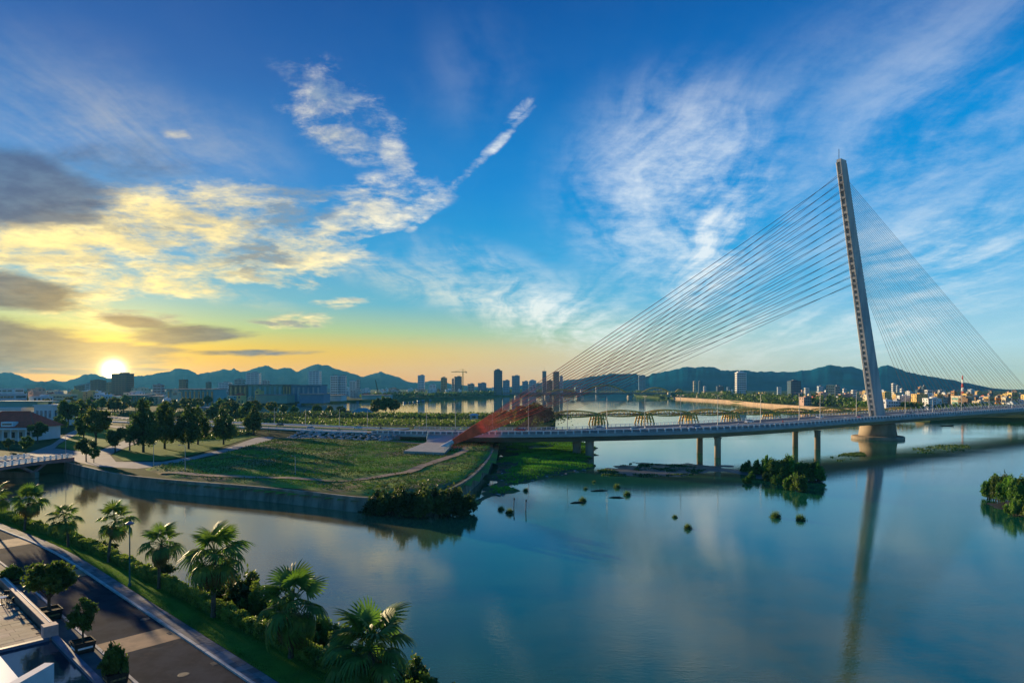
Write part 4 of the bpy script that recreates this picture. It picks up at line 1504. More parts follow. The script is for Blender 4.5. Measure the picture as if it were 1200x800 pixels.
def fan_palm(loc, h, s, seed, label, n=27, lean=(0, 0)):
    rr = random.Random(seed)
    t = thing('fan_palm', label, 'palm tree', loc, rr.uniform(0, 6.28), 'fan palms along the canal lawn')
    hc = h - 2.75 * s
    pts = [(lean[0] * (z / hc) ** 2, lean[1] * (z / hc) ** 2, z) for z in np.linspace(-.2, hc, 9)]
    MB().tube(pts, [.24 * s] + [.17 * s - .03 * s * k / 8 for k in range(8)], 9).build('trunk', M_ptrunk, t, True)
    top = Vector(pts[-1])
    for k in range(n):
        u = k / (n - 1)
        el = 80 - 146 * u ** .8 + rr.uniform(-13, 13)
        az = k * 137.508 + rr.uniform(-14, 14)
        me = (FR_UP if el > 35 else FR_MID if el > -12 else FR_LOW)[k % 2]
        if el < -30 and rr.random() < .7:
            me = FR_DRY[0]
        f_ = obj('frond', me, t)
        sc = s * rr.uniform(.88, 1.12) * (1.0 if el > -30 else .85)
        f_.matrix_basis = Matrix.Translation(top + Vector((0, 0, .25 * s * (1 - u)))) @ Matrix.Rotation(R(az), 4, 'Z') @ Matrix.Rotation(R(-el), 4, 'Y') @ Matrix.Rotation(R(rr.uniform(-25, 25)), 4, 'X') @ Matrix.Scale(sc, 4)
    return t


PALMS = [(-8, 622, 8.2, 1.15, 'fan palm by the footbridge, first in the canal row, cut by the picture edge'),
         (29, 622, 7.6, 1.25, 'bushy fan palm on the lawn next to the footbridge end of the row'),
         (80, 641, 6.9, 1.12, 'small fan palm with a thin crown, third from the footbridge'),
         (135, 659, 8.2, 1.2, 'tall leaning fan palm just before the green lamp post'),
         (192, 690, 7.9, 1.15, 'fan palm on the lawn just past the green lamp post'),
         (260, 723, 9.6, 1.55, 'largest fan palm with a hanging skirt of fronds, in front of the canal shrubs'),
         (344, 768, 8.0, 1.45, 'full low fan palm beside the hedge, second from the road end of the row'),
         (458, 812, 7.3, 1.6, 'spreading fan palm at the road end of the row, hedge running under it')]
for k, (px, py, h, s, lb) in enumerate(PALMS):
    g = G(px, py, NZ + .1)
    i, o_ = kst(px, py)
    if o_ > hedge_off(i) - .8:
        g = Vector(kp(i, hedge_off(i) - .8, NZ + .1))
    fan_palm(g, h * .97, s * .86, 40 + k, lb, n=(24, 30, 20, 23, 25, 34, 28, 36)[k], lean=(random.uniform(-.9, .9), random.uniform(-.5, .5)))

# ------------------------------------------------------------------ trees and shrubs
M_bark = mat('bark', (.085, .065, .05), .95, color2=(.05, .04, .03), scale=2, bump=.7, bscale=10, stretch=(1, 1, .3))
LEAF = {
    'dark': leaf_mat('leaves_dark', (.075, .125, .034), (.028, .058, .018), .3, .45),
    'mid': leaf_mat('leaves_mid', (.11, .175, .036), (.04, .08, .02), .35, .5),
    'olive': leaf_mat('leaves_olive', (.13, .14, .028), (.05, .065, .015), .35, .5),
    'bright': leaf_mat('leaves_bright', (.12, .27, .045), (.035, .10, .02), .35, .6),
}


def make_tree(kind, h, w, n, leaf, size, seed, trunk_h=.25, mat_key='dark'):
    """Trunk-and-limbs mesh and leaf mesh for one kind of tree of height h and crown width w."""
    rr = np.random.default_rng(seed)
    tb_ = MB()
    cl_ = []
    th = h * trunk_h
    r0 = .022 * h + .04
    if kind == 'cone':
        tb_.tube([(0, 0, -.2), (0, 0, h * .5), (.1, .1, h * .93)], [r0, r0 * .6, .03], 8)
        for k in range(46):
            u = (k + .5) / 46
            z = th * .7 + (h - th * .7) * u
            rad = w / 2 * (min(1, (1 - u) * 1.25) ** .75 * min(1, .55 + u * 2.5) + .05) * (.6 + .6 * rr.random())
            a = k * 2.4 + rr.normal() * .4
            e = (rad * math.cos(a) * .75, rad * math.sin(a) * .75, z + rad * .15)
            tb_.tube([(0, 0, z - rad * .25), e], [r0 * .3 * (1 - u) + .02, .015], 4, False)
            cl_.append((*e, .30 * rad + .35, .26 * rad + .45))
        for k in range(10):
            cl_.append((rr.normal() * .1, rr.normal() * .1, h * (.55 + .045 * k), .5 * (1.1 - .05 * k), .6))
    elif kind == 'round':
        tips = []
        nl_ = 8
        tb_.tube([(0, 0, -.2), (.05 * h * rr.normal() * .3, 0, th)], [r0, r0 * .75], 8)
        for k in range(nl_):
            a = k * 2.4 + rr.normal() * .3
            rad = w / 2 * (.35 + .45 * rr.random())
            e = (rad * math.cos(a), rad * math.sin(a), th + (h - th) * (.35 + .45 * rr.random()))
            tb_.tube([(0, 0, th * .92), (e[0] * .45, e[1] * .45, th + (e[2] - th) * .6), e], [r0 * .5, r0 * .3, .025], 5, False)
            tips.append(e)
        zc, hz_ = th * .75 + (h - th * .75) * .5, (h - th * .75) * .5
        for k in range(34):
            d = rr.normal(size=3)
            d /= np.linalg.norm(d)
            r_ = rr.uniform(.45, .92)
            cl_.append((d[0] * w * .5 * r_ * .85, d[1] * w * .5 * r_ * .85, zc + d[2] * hz_ * r_ * .85 + .04 * h, w * (.085 + .05 * rr.random()), h * (.06 + .035 * rr.random())))
    else:   # bush: many stems from the ground
        for k in range(18):
            a, rad = rr.uniform(0, 6.28), w / 2 * rr.uniform(.05, .85) ** .7
            hh = h * (1 - .5 * (2 * rad / w) ** 2) * rr.uniform(.38, 1.22)
            e = (rad * math.cos(a), rad * math.sin(a), hh * .82)
            tb_.tube([(e[0] * .45, e[1] * .45, -.3), (e[0] * .8, e[1] * .8, hh * .4), e], [.05 + .01 * h, .04, .02], 4, False)
            cl_.append((*e, w * .10, hh * .2))
            cl_.append((e[0] * 1.05, e[1] * 1.05, hh * .45, w * .12, hh * .24))
            cl_.append((e[0] + rr.normal() * .08 * w, e[1] + rr.normal() * .08 * w, hh * .68, w * .09, hh * .14))
    P = clump_points(n, cl_, rr)
    P = P[P[:, 2] > .08]
    V, Q4 = leaf_cloud(P, size, rr)
    return tb_.mesh(f'trunk_{kind}', M_bark, True), mesh_np(f'crown_{kind}', V, Q4, LEAF[mat_key])


CONE = [make_tree('cone', 13, 7.6, 7000, 0, .38, k, .22, ('dark', 'mid', 'dark')[k]) for k in range(3)]
ROUND = [make_tree('round', 8, 7.0, 5200, 0, .34, 20 + k, .28, ('dark', 'mid', 'olive')[k % 3]) for k in range(3)]
FAR = [make_tree('round', 8, 7.5, 1100, 0, .85, 40 + k, .2, ('dark', 'mid', 'olive')[k % 3]) for k in range(4)]
BUSH = [make_tree('bush', 3.0, 4.2, 5200, 0, .20, 60 + k, .2, ('dark', 'mid', 'bright')[k % 3]) for k in range(3)]
MANG = [make_tree('bush', 4.2, 6.0, 6500, 0, .30, 70 + k, .2, ('bright', 'mid', 'bright')[k]) for k in range(3)]


def plant(name, label, cat, meshes, loc, s=1.0, sz=None, group=None, seed=0, names=('trunk', 'crown'), rz=None):
    t = thing(name, label, cat, loc, random.uniform(0, 6.28) if rz is None else rz, group)
    for nm, me in zip(names, meshes):
        o = obj(nm, me, t)
        o.scale = (s, s, sz if sz else s)
    return t


# park trees
for px, py, hp, mset, lb in (
        (168, 530, 70, CONE[0], 'tallest dark conical tree on the park lawn, dense to the ground'),
        (193, 526, 62, CONE[1], 'slim dark conical tree close beside the tallest one on the park lawn'),
        (221, 526, 58, CONE[2], 'dark conical tree with a broken top at the lower edge of the park lawn'),
        (232, 521, 50, CONE[1], 'smaller dark conical tree touching the broken-topped one'),
        (262, 521, 48, CONE[0], 'neat conical tree on a bare stem, standing apart on the open lawn'),
        (297, 510, 38, CONE[2], 'small dark conical tree at the far end of the park lawn by the road')):
    g = G(px, py, LZ)
    H = hp * g.y / F
    plant('conical_tree', lb, 'tree', mset, g, H * .9 / 13, None, 'conical trees on the park lawn')
for px, py, hp, mset, lb in (
        (112, 522, 44, ROUND[2], 'broad olive-green tree on the triangular lawn, glowing in the low sun'),
        (98, 519, 34, ROUND[1], 'smaller green tree on the triangular lawn beside the broad one'),
        (135, 531, 30, ROUND[0], 'dark small tree where the park paths meet'),
        (152, 528, 34, ROUND[0], 'dark round tree between the park paths and the tallest conical tree'),
        (101, 541, 30, ROUND[0], 'dark low tree on the kerb of the paved junction by the canal wall'),
        (110, 542, 18, ROUND[1], 'thin small tree next to the dark low one by the canal wall'),
        (44, 520, 28, ROUND[0], 'dark leafy tree in front of the red-roofed house'),
        (30, 531, 20, ROUND[1], 'low tree at the foot of the red-roofed house by the footbridge'),
        (10, 528, 16, ROUND[0], 'bushy tree behind the white footbridge railing'),
        (70, 508, 22, ROUND[1], 'round tree on the verge between the white building and the lane'),
        (80, 502, 36, ROUND[0], 'tall dark street tree at the head of the lane'),
        (92, 498, 30, ROUND[2], 'olive street tree behind the head of the lane')):
    g = G(px, py, LZ)
    H = hp * g.y / F
    plant('park_tree', lb, 'tree', mset, g, H / 8, None, 'trees round the park paths')

# planters with trees on the forecourt
M_soil = mat('soil', (.04, .03, .02), .95, var=.3, scale=6)
M_planter = mat('planter_wood', (.05, .042, .035), .8, color2=(.03, .026, .022), scale=4, bump=.3, bscale=12)
M_gold_t = mat('planter_band', (.35, .24, .08), .6, color2=(.10, .08, .05), scale=9)


def planter(px, py, w, h, mset, hp, wp, lb1, lb2, band):
    i, o_ = kst(px, py)
    c = Vector(kp(i, -6.85, NZ + .05))
    rz = math.atan2(kn[i][1], kn[i][0])
    t = thing('planter_box', lb1, 'planter', c, rz, 'planters along the forecourt')
    b = MB()
    b.loft([[(x * w * s_, y * w * s_, z) for x, y in ((-.5, -.5), (.5, -.5), (.5, .5), (-.5, .5))] for s_, z in ((.86, .08), (1, h), (.9, h), (.88, h - .12))], closed=True)
    b.build('box', M_planter, t)
    MB().box((0, 0, h - .16), (w * .88, w * .88, .08)).build('soil', M_soil, t)
    for sx in (-1, 1):
        for sy in (-1, 1):
            MB().box((sx * w * .38, sy * w * .38, .05), (.12, .12, .12)).build('foot', M_blk, t)
    for a_ in range(4):
        bm_ = MB().box((0, -w * .5 * .945, h * .52), (w * .7, .03, h * .16))
        o = bm_.build('panel', M_gold_t if band else M_white, t)
        o.rotation_euler = (0, 0, a_ * math.pi / 2)
    me_h = 8 if mset in ROUND else 3
    me_w = 7.0 if mset in ROUND else 4.2
    plant('planter_tree', lb2, 'tree', mset, c + Vector((0, 0, h - .14)), wp / me_w, hp / me_h, 'trees in the forecourt planters')


SMALL = make_tree('round', 8, 7.0, 6500, 0, .32, 91, .22, 'mid')
BALL = make_tree('bush', 3.0, 4.2, 5200, 0, .26, 95, .2, 'mid')
ROUND.append(SMALL)
planter(68, 722, 1.9, 1.0, SMALL, 5.3, 5.6, 'large square dark planter with a yellowish band, under the spreading tree', 'spreading small-leaved tree in the large dark planter beside the terrace wall', True)
planter(103, 764, 1.55, .95, ROUND[1], 3.6, 3.0, 'dark planter with white lettering-like band below the pink coping pillar', 'loose yellow-green shrub tree in the planter past the coping pillar', False)
planter(129, 801, 1.5, .9, BALL, 2.3, 2.2, 'planter nearest the basin rim, hidden under a round shrub', 'dense round green shrub in the planter nearest the basin rim', True)
planter(20, 683, 1.5, .8, BALL, 1.6, 2.6, 'planter behind the terrace wall, by the white coping rail', 'low wide shrub in the planter behind the terrace wall', True)

# shrubs on the canal slope below the hedge
for k, (px, py, w, h, kk) in enumerate(((286, 712, 5.5, 4.4, 0), (305, 720, 4.6, 3.6, 1), (235, 692, 4.0, 2.4, 0), (262, 702, 4.2, 2.8, 0), (322, 735, 4.5, 4.0, 0), (372, 758, 4.0, 3.0, 1), (392, 770, 3.5, 2.4, 1),
                                        (420, 782, 3.5, 2.6, 1), (475, 806, 3.8, 2.6, 0), (500, 812, 3.4, 2.2, 1), (522, 822, 3.0, 1.8, 0), (180, 668, 3.4, 1.6, 0), (120, 640, 3.4, 1.4, 1), (60, 622, 3.4, 1.5, 0), (12, 608, 3.2, 1.7, 0))):
    i, o_ = kst(px, py, 2.6)
    p = Vector(kp(i, hedge_off(i) + 3.3 + .4 * (k % 3), NZ - 1.75))
    plant('canal_shrub', ('tall ' if h > 3.4 else 'middling ' if h > 2.2 else 'low ') + ('dark' if kk == 0 else 'lighter green') + ' leafy shrub on the canal slope behind the hedge', 'shrub', BUSH[kk], p, w / 4.2, h / 3.0 * 1.15, 'shrubs on the canal slope')

# big bush in front of the canal wall, and its small neighbours
for px, py, w, h, lb in ((447, 601, 8, 5.2, 'dark bush against the canal wall, the left end of the big clump'), (470, 603, 9, 6.4, 'tall dark bush in the middle of the clump below the canal wall'), (497, 604, 9, 6.8, 'tallest dark bush of the clump below the canal wall'), (522, 603, 8.5, 6.2, 'rounded dark bush at the right part of the clump below the canal wall'), (541, 601, 6, 4.4, 'low dark bush at the marsh end of the clump below the canal wall')):
    g = G(px, py, 0)
    plant('waterside_bush', lb, 'bush', BUSH[0], g + Vector((0, 0, -.1)), w / 4.2, h / 3.0, 'bushes below the canal wall')

# mangroves
mi = 0
for px, py, w, h in ((874, 553, 3.6, 3.0), (883, 556, 4.5, 3.2), (893, 556, 5.5, 4.0), (903, 558, 6.0, 4.8), (914, 560, 7.0, 5.6), (925, 560, 6.5, 5.6), (936, 561, 6.0, 4.4), (948, 563, 6.5, 4.6), (958, 564, 5.0, 4.4), (880, 561, 3.0, 2.0), (899, 563, 3.6, 2.6), (911, 567, 3.4, 2.6), (927, 573, 4.0, 3.4), (937, 576, 4.0, 3.6), (876, 566, 2.4, 2.0)):
    g = G(px, py, 0)
    plant('mangrove', ('tall' if h > 4.5 else 'middling' if h > 3.3 else 'low') + (' broad' if w > 5.2 else ' narrow') + ' glossy mangrove bush in the islet clump by the bridge piers', 'mangrove', MANG[mi % 3], g + Vector((0, 0, -.1)), w / 6.0 * random.uniform(.8, 1.15), h / 4.2 * random.uniform(.75, 1.25), 'mangroves on the islet by the bridge piers')
    mi += 1
for px, py, w, h in ((1162, 583, 4.5, 5.2), (1172, 586, 4.2, 6.0), (1184, 590, 5.0, 6.2), (1195, 594, 5.0, 5.6), (1206, 590, 5.5, 6.6), (1190, 603, 3.4, 3.2), (1220, 600, 5.0, 6.0), (1204, 606, 2.6, 3.0), (1240, 604, 5.0, 5.0)):
    g = G(px, py, .2)
    plant('mangrove', ('tall' if h > 5.8 else 'middling' if h > 4.5 else 'low') + ' bright green mangrove on the mud islet off the right bank', 'mangrove', MANG[mi % 3], g + Vector((0, 0, -.1)), w / 6.0, h / 4.2, 'mangroves on the mud islet')
    mi += 1
def reed_meshes(seed):
    rr = np.random.default_rng(seed)
    P = np.column_stack([rr.normal(0, .75, (70, 2)), np.full(70, -.1)])
    V, T3 = blades(P, 3.0, rr, .10, .45, 4)
    P2 = np.column_stack([rr.normal(0, 1.0, (420, 2)), np.abs(rr.normal(.7, .5, 420))])
    V2, Q2 = leaf_cloud(P2, .42, rr)
    return mesh_np('reed_stems', V, T3, LEAF['mid']), mesh_np('reed_leaves', V2, Q2, LEAF['dark'])


REED = [reed_meshes(k) for k in range(3)]
for px, py, w in ((683, 587, 2.2), (909, 606, 2.6), (938, 609, 2.4), (791, 606, 1.4), (806, 619, 2.0), (735, 580, 2.2), (723, 571, 2.2), (686, 573, 1.4), (587, 597, 1.8), (597, 601, 2.2), (696, 565, 1.2), (616, 575, 1.8)):
    g = G(px, py, 0)
    plant('water_tuft', ('tiny' if w < 1.7 else 'small' if w < 2.1 else 'bushy') + ' dark green tuft standing alone in the shallow water', 'reeds', REED[mi % 3], g + Vector((0, 0, -.15)), w / 6.5, w / 5.2, 'lone tufts in the shallows', names=('stems', 'leaves'))
    mi += 1

# driftwood and stakes
M_drift = mat('driftwood', (.05, .042, .035), .9, var=.3, scale=2)
for px, py, ln_, lb in ((684, 587 - 0, 3.4, 'long dark log floating in the shallows'), (710, 573, 4.6, 'curved dark log beside a reed tuft in the shallows'), (730, 581, 3.6, 'thin dark log leaning into the water by a reed tuft')):
    g = G(px - 8, py + 2, 0)
    t = thing('driftwood_log', lb, 'log', g, random.uniform(-.4, .4))
    MB().tube([(-ln_ / 2, 0, .0), (-ln_ / 6, .25, .12), (ln_ / 5, .1, .14), (ln_ / 2, -.2, .02)], [.08, .17, .15, .06], 7).build('log', M_drift, t, True)
    MB().tube([(ln_ / 6, .1, .12), (ln_ / 4, .5, .45)], [.06, .03], 5).build('branch', M_drift, t)
for px, py, lb in ((616, 598, 'pale wooden stake standing in the shallows off the marsh'), (602, 596, 'short dark stake near the marsh edge')):
    g = G(px, py, 0)
    t = thing('mooring_stake', lb, 'stake', g)
    MB().tube([(0, 0, -1), (.05, 0, 1.2), (.1, .03, 2.2)], [.13, .12, .10], 7).build('stake', mat('stake_wood', (.30, .28, .25), .9, var=.3, scale=2), t)
    MB().tube([(.1, .03, 1.9), (.1, .03, 2.3)], [.16, .15], 7).build('top', M_drift, t)

# grass on field and marsh, weed on the shoal, dark ripple patches beyond
def scatter(height_at, out, n, zmin, rr, cond=None):
    P = np.array([(p[0], p[1]) for p in out])
    lo, hi = P.min(0), P.max(0)
    res = []
    while len(res) < n:
        x, y = rr.uniform(lo[0], hi[0]), rr.uniform(lo[1], hi[1])
        if not inside((x, y), P):
            continue
        z, sd = height_at(x, y)
        if z < zmin or (cond and not cond(x, y, z)):
            continue
        res.append((x, y, z - .02))
    return np.array(res)


rg = np.random.default_rng(5)
M_fgrass = leaf_mat('field_grass', (.21, .36, .05), (.09, .18, .03), .05, .12, rough=.95, obj_var=0, spec=0.0)
M_fdry = leaf_mat('field_weeds', (.075, .125, .03), (.11, .12, .045), .1, .15, rough=.95, obj_var=0, spec=0.0)
path_a = [G(x, y, LZ) for x, y in [(190, 555), (250, 559), (330, 563), (420, 564), (470, 556), (500, 546), (535, 535), (548, 526)]]
path_b = [G(x, y, LZ) for x, y in [(320, 514), (380, 515), (430, 517), (480, 520), (520, 524)]]


def off_path(x, y, z=0):
    p = Vector((x, y, 0))
    for ln_, w in ((path_a, 1.6), (path_b, 2.2)):
        for a, b in zip(ln_[:-1], ln_[1:]):
            a2, b2 = Vector((a.x, a.y, 0)), Vector((b.x, b.y, 0))
            t = max(0, min(1, (p - a2).dot(b2 - a2) / (b2 - a2).length_squared))
            if (p - a2.lerp(b2, t)).length < w:
                return False
    return True


P = scatter(field_h, field_out, 20000, 2.9, rg, lambda x, y, z: off_path(x, y) and fbm(x, y, .05, 3, 2.2) > -.12)
V, T3 = blades(P, .34, rg, .08, .6)
tag(obj('field_grass', mesh_np('field_grass', V, T3, M_fgrass)), 'rough bright grass of the open field inside the canal wall', 'grass', kind='stuff')
P = scatter(field_h, field_out, 9000, 2.9, rg, lambda x, y, z: off_path(x, y) and fbm(x, y, .05, 3, 2.2) < .02)
P[:, 2] += .25
V, Q4 = leaf_cloud(P + rg.normal(0, .15, P.shape), .34, rg)
tag(obj('field_weeds', mesh_np('field_weeds', V, Q4, M_fdry)), 'dark scrubby weeds in patches over the open field', 'weeds', kind='stuff')
M_mgrass = leaf_mat('marsh_grass', (.17, .42, .04), (.07, .20, .03), .15, .12, rough=.95, obj_var=0, spec=0.0)
P = scatter(marsh_h, marsh_out, 15000, .18, rg, lambda x, y, z: fbm(x, y, .07, 3, 7.7) > -.22 or z > .55)
V, T3 = blades(P, .5, rg, .09, .5)
tag(obj('marsh_grass', mesh_np('marsh_grass', V, T3, M_mgrass)), 'vivid green grass growing over the marsh under the bridge', 'grass', kind='stuff')
dark_patch_px = [[(700, 551), (740, 543), (800, 545), (830, 549), (815, 556), (760, 558), (705, 557)], [(968, 537), (990, 531), (1012, 529), (1015, 534), (985, 540)], [(1070, 525), (1100, 521), (1135, 521), (1140, 526), (1100, 532), (1072, 531)]]  # first outline is shoal weed; the others imitate dark ripples with leaves
WP = []
for poly in dark_patch_px:
    o_ = [G(x, y, 0) for x, y in poly]
    WP.append(scatter(lambda x, y: (.05, 1), o_, 2200 if poly is dark_patch_px[0] else 500, 0, rg, lambda x, y, z: fbm(x, y, .12, 3, 1.1) > -.05))
WP = np.concatenate(WP)
V, Q4 = leaf_cloud(WP + rg.normal(0, .05, WP.shape), .55, rg, flat=.2)
tag(obj('weed_and_ripples', mesh_np('weed_and_ripples', V, Q4, LEAF['dark'])), 'dark floating weed and leaf-built dark ripple patches on the shallow river', 'weed', kind='stuff')

# rubbish-pale stones on the mud
srr = random.Random(4)
for k in range(70):
    px, py = srr.uniform(556, 690), srr.uniform(548, 584)
    g = G(px, py, .1)
    z, sd = marsh_h(g.x, g.y)
    if not (-.05 < z < .35):
        continue
    o = obj('shore_stone', stone_meshes[k % 5], None, (g.x, g.y, z + .05), srr.uniform(0, 6))
    s = srr.uniform(.25, .7)
    o.scale = (s * 1.3, s, s * .6)
    tag(o, 'pale stone lying on the muddy marsh edge', 'stone', 'stones on the marsh edge')

# ------------------------------------------------------------------ lamps
M_pole = mat('lamp_pole_grey', (.36, .37, .38), .5, var=.1, scale=2, metallic=.3)
M_pole_g = mat('lamp_pole_green', (.05, .14, .13), .5, var=.15, scale=2)
M_head = mat('lamp_head', (.30, .20, .26), .5, var=.1, scale=2)


def lamp_proto(h, arms, m, r=.11):
    t = thing('street_lamp', 'x', 'street lamp', (0, 0, 0))
    MB().tube([(0, 0, 0), (0, 0, h * .5), (0, 0, h)], [r * 1.3, r, r * .6], 8).build('pole', m, t)
    MB().lathe([(r * 2.2, 0), (r * 2.2, .25), (r * 1.4, .5)], 10).build('base', m, t)
    for a in arms:
        MB().tube([(0, 0, h - .3), (a * .6, 0, h + .25), (a * 1.6, 0, h + .35)], [r * .6, r * .5, r * .4], 6).build('arm', m, t)
        MB().box((a * 1.9, 0, h + .34), (.9, .32, .16), 0, .8).build('lamp_head', M_head, t)
    return t


lp0 = lamp_proto(11.5, (-1, 1), M_pole)
first = True
for px in (500, 532, 577, 620, 668, 714, 757, 800, 843, 890, 938, 962, 1004, 1062, 1094, 1126, 1158, 1186):
    i = station(px, BW / 2)
    t = lp0 if first else copy_tree(lp0)
    first = False
    p = bp(i, BW / 2, .35)
    t.location = p
    t.rotation_euler = (0, 0, math.atan2(enor[i][1], enor[i][0]))
    tag(t, 'tall grey twin-arm street lamp on the median of the cable-stayed bridge', 'street lamp', 'lamps along the bridge median')
lp1 = lamp_proto(9.0, (1,), M_pole)
first = True
for px in (322, 360, 398, 430):
    i = station(px, BW + 2)
    t = lp1 if first else copy_tree(lp1)
    first = False
    t.location = bp(i, BW + 1.5, -.3)
    t.rotation_euler = (0, 0, 1.0)
    tag(t, 'thin single-arm street lamp beside the approach road, bay behind it', 'street lamp', 'lamps along the approach road')
g = G(152, 687, NZ + .12)
t = thing('lawn_lamp', 'slim green lamp post with a pinkish round head on the lawn between palms', 'street lamp', g)
MB().tube([(0, 0, 0), (0, 0, 3.2), (0, 0, 6.9)], [.10, .075, .055], 8).build('pole', M_pole_g, t)
MB().lathe([(.18, 0), (.18, .3), (.10, .42)], 12).build('base', M_pole_g, t)
MB().lathe([(.08, 6.85), (.42, 6.98), (.46, 7.08), (.20, 7.22), (.05, 7.3)], 16).build('lamp_head', M_head, t)
for px, py, h in ((217, 553, 7.0), (180, 548, 6.5), (77, 541, 7.5), (346, 558, 5)):
    g = G(px, py, LZ + .05)
    t = copy_tree(lp1)
    t.location = g
    t.rotation_euler = (0, 0, random.uniform(0, 6))
    t.scale = (.75, .75, h / 9)
    tag(t, 'small grey lamp post on the park edge above the canal wall', 'street lamp', 'lamp posts along the canal wall')

# ------------------------------------------------------------------ footbridge over the canal
M_pink = mat('pink_girder', (.42, .20, .18), .7, color2=(.34, .15, .14), scale=.6, bump=.1, bscale=6)
fb = thing('canal_bridge', 'small pink arched bridge with white balustrades crossing the canal', 'bridge', (-141, 172, 0))


def fz(y):
    return 4.15 + .55 * (1 - ((y) / 27) ** 2)


ys = np.linspace(-27, 27, 28)
mb = MB()
mb.loft([[(x, y, fz(y) + dz_) for y in ys] for x, dz_ in ((-6.5, -.02), (6.5, -.02))])
mb.build('roadway', M_pave, fb)
mb = MB()
mb.loft([[(x, y, fz(y) + dz_ - (.55 * (abs(y) / 27) ** 2 if dz_ < -.5 else 0)) for y in ys] for x, dz_ in ((-6.5, .0), (-6.75, .0), (-6.75, -.85), (6.75, -.85), (6.75, .0), (6.5, .0))])
mb.build('girder', M_pink, fb)
for sx in (-6.55, 6.55):
    for k in range(22):
        y0, y1 = -26.5 + k * 2.41, -26.5 + (k + 1) * 2.41
        mb = MB()
        mb.box((sx, y0, fz(y0) + .62), (.36, .36, 1.24))
        mb.box((sx, y0, fz(y0) + 1.27), (.44, .44, .1))
        mb.bar((sx, y0 + .18, fz(y0) + .98), (sx, y1 - .18, fz(y1) + .98), .24, .16)
        mb.bar((sx, y0 + .18, fz(y0) + .22), (sx, y1 - .18, fz(y1) + .22), .24, .16)
        for q in range(1, 6):
            yy = y0 + (y1 - y0) * q / 6
            mb.box((sx, yy, fz(yy) + .6), (.14, .16, .7))
        mb.build('railing_panel', M_white, fb)
for yv in (-8.5, 12):
    for sx in (-5.2, 5.2):
        for s_ in (-1, 1):
            MB().bar((sx, yv, 1.4), (sx, yv + s_ * 5.2, fz(yv) - .8), .55, .7).build('strut', M_pink, fb)
    MB().box((0, yv, .4), (12.5, 1.6, 2.4)).build('pier', M_conc_old, fb)

# small boats
M_hull = mat('boat_hull', (.05, .06, .075), .6, color2=(.035, .04, .05), scale=1)
M_hull_b = mat('boat_hull_blue', (.05, .16, .30), .5, var=.2, scale=1)


def boat(loc, L, rz, label, m, cabin=False, group=None):
    t = thing('wooden_boat', label, 'boat', loc, rz, group)
    w = L * .22
    rows = []
    for f_, hw, z0, z1 in ((-.5, .55, .1, .55), (-.3, .9, -.1, .45), (0, 1, -.15, .42), (.3, .75, -.1, .55), (.5, .05, .25, .95)):
        rows.append([(f_ * L, -w / 2 * hw, z1), (f_ * L, -w / 3 * hw, z0), (f_ * L, w / 3 * hw, z0), (f_ * L, w / 2 * hw, z1)])
    MB().loft(rows).build('hull', m, t, True)
    for f_ in (-.25, 0, .22):
        MB().box((f_ * L, 0, .36), (.25, w * .86, .06)).build('thwart', M_drift, t)
    if cabin:
        MB().box((-.12 * L, 0, .42 + .07 * L), (L * .32, w * .7, .14 * L), 0, .9).build('cabin', M_hull_b if m is M_hull else M_white, t)
    return t


g = G(1110, 499, 0)
bt = boat(g, 9.5, R(8), 'slim dark motor boat under way on the open river beyond the tower', M_hull)
for k, (px, py, L) in enumerate(((475, 472.5, 12), (481, 472, 10), (486, 471.5, 10), (491.5, 470.6, 14), (497, 470, 15), (505, 469.2, 11), (533, 468, 9), (352, 475, 15), (420, 471.5, 12))):
    g = G(px, py, 0)
    boat(g, L, random.uniform(-.5, .5), 'small dark moored boat on the golden bay left of the bridge', M_hull, True, 'boats moored on the bay')
for px, py in ((786, 464.4), (795, 465.0), (804, 465.8)):
    g = G(px, py, 0)
    boat(g, 34, R(4), 'long blue-hulled boat moored at the far bank near the gold arch bridge', M_hull_b, True, 'blue boats at the far bank')

# ------------------------------------------------------------------ buildings
def wall_mat(name, c, var=.12, ov=.25):
    return mat('wall_' + name, c, .85, color2=tuple(v * (1 - var) for v in c), scale=.12, bump=.1, bscale=1.5, obj_var=ov)


WM = {k: wall_mat(k, c) for k, c in {
    'white': (.62, .63, .64), 'cream': (.58, .50, .36), 'yellow': (.60, .42, .16), 'grey': (.33, .34, .36), 'blue': (.16, .24, .34), 'navy': (.05, .085, .13),
    'brown': (.20, .14, .10), 'pink': (.50, .32, .26), 'orange': (.48, .24, .10), 'teal': (.20, .36, .38), 'pale': (.46, .52, .58), 'dark': (.07, .075, .085), 'green': (.22, .33, .27)}.items()}
M_win = mat('window_glass', (.03, .045, .06), .12, var=.3, scale=.4, spec=.6)
M_win_b = mat('window_glass_blue', (.06, .12, .18), .12, var=.3, scale=.4, spec=.6)
M_roof_g = mat('roof_grey', (.22, .22, .23), .9, var=.2, scale=.2)
M_roof_r = mat('roof_tile_red', (.62, .10, .06), .8, color2=(.46, .075, .045), scale=.6, bump=.4, bscale=5)
M_roof_t = mat('roof_sheet_teal', (.16, .32, .32), .6, var=.15, scale=.4)
M_trim = mat('white_trim', (.66, .66, .66), .7, var=.06, scale=.5)


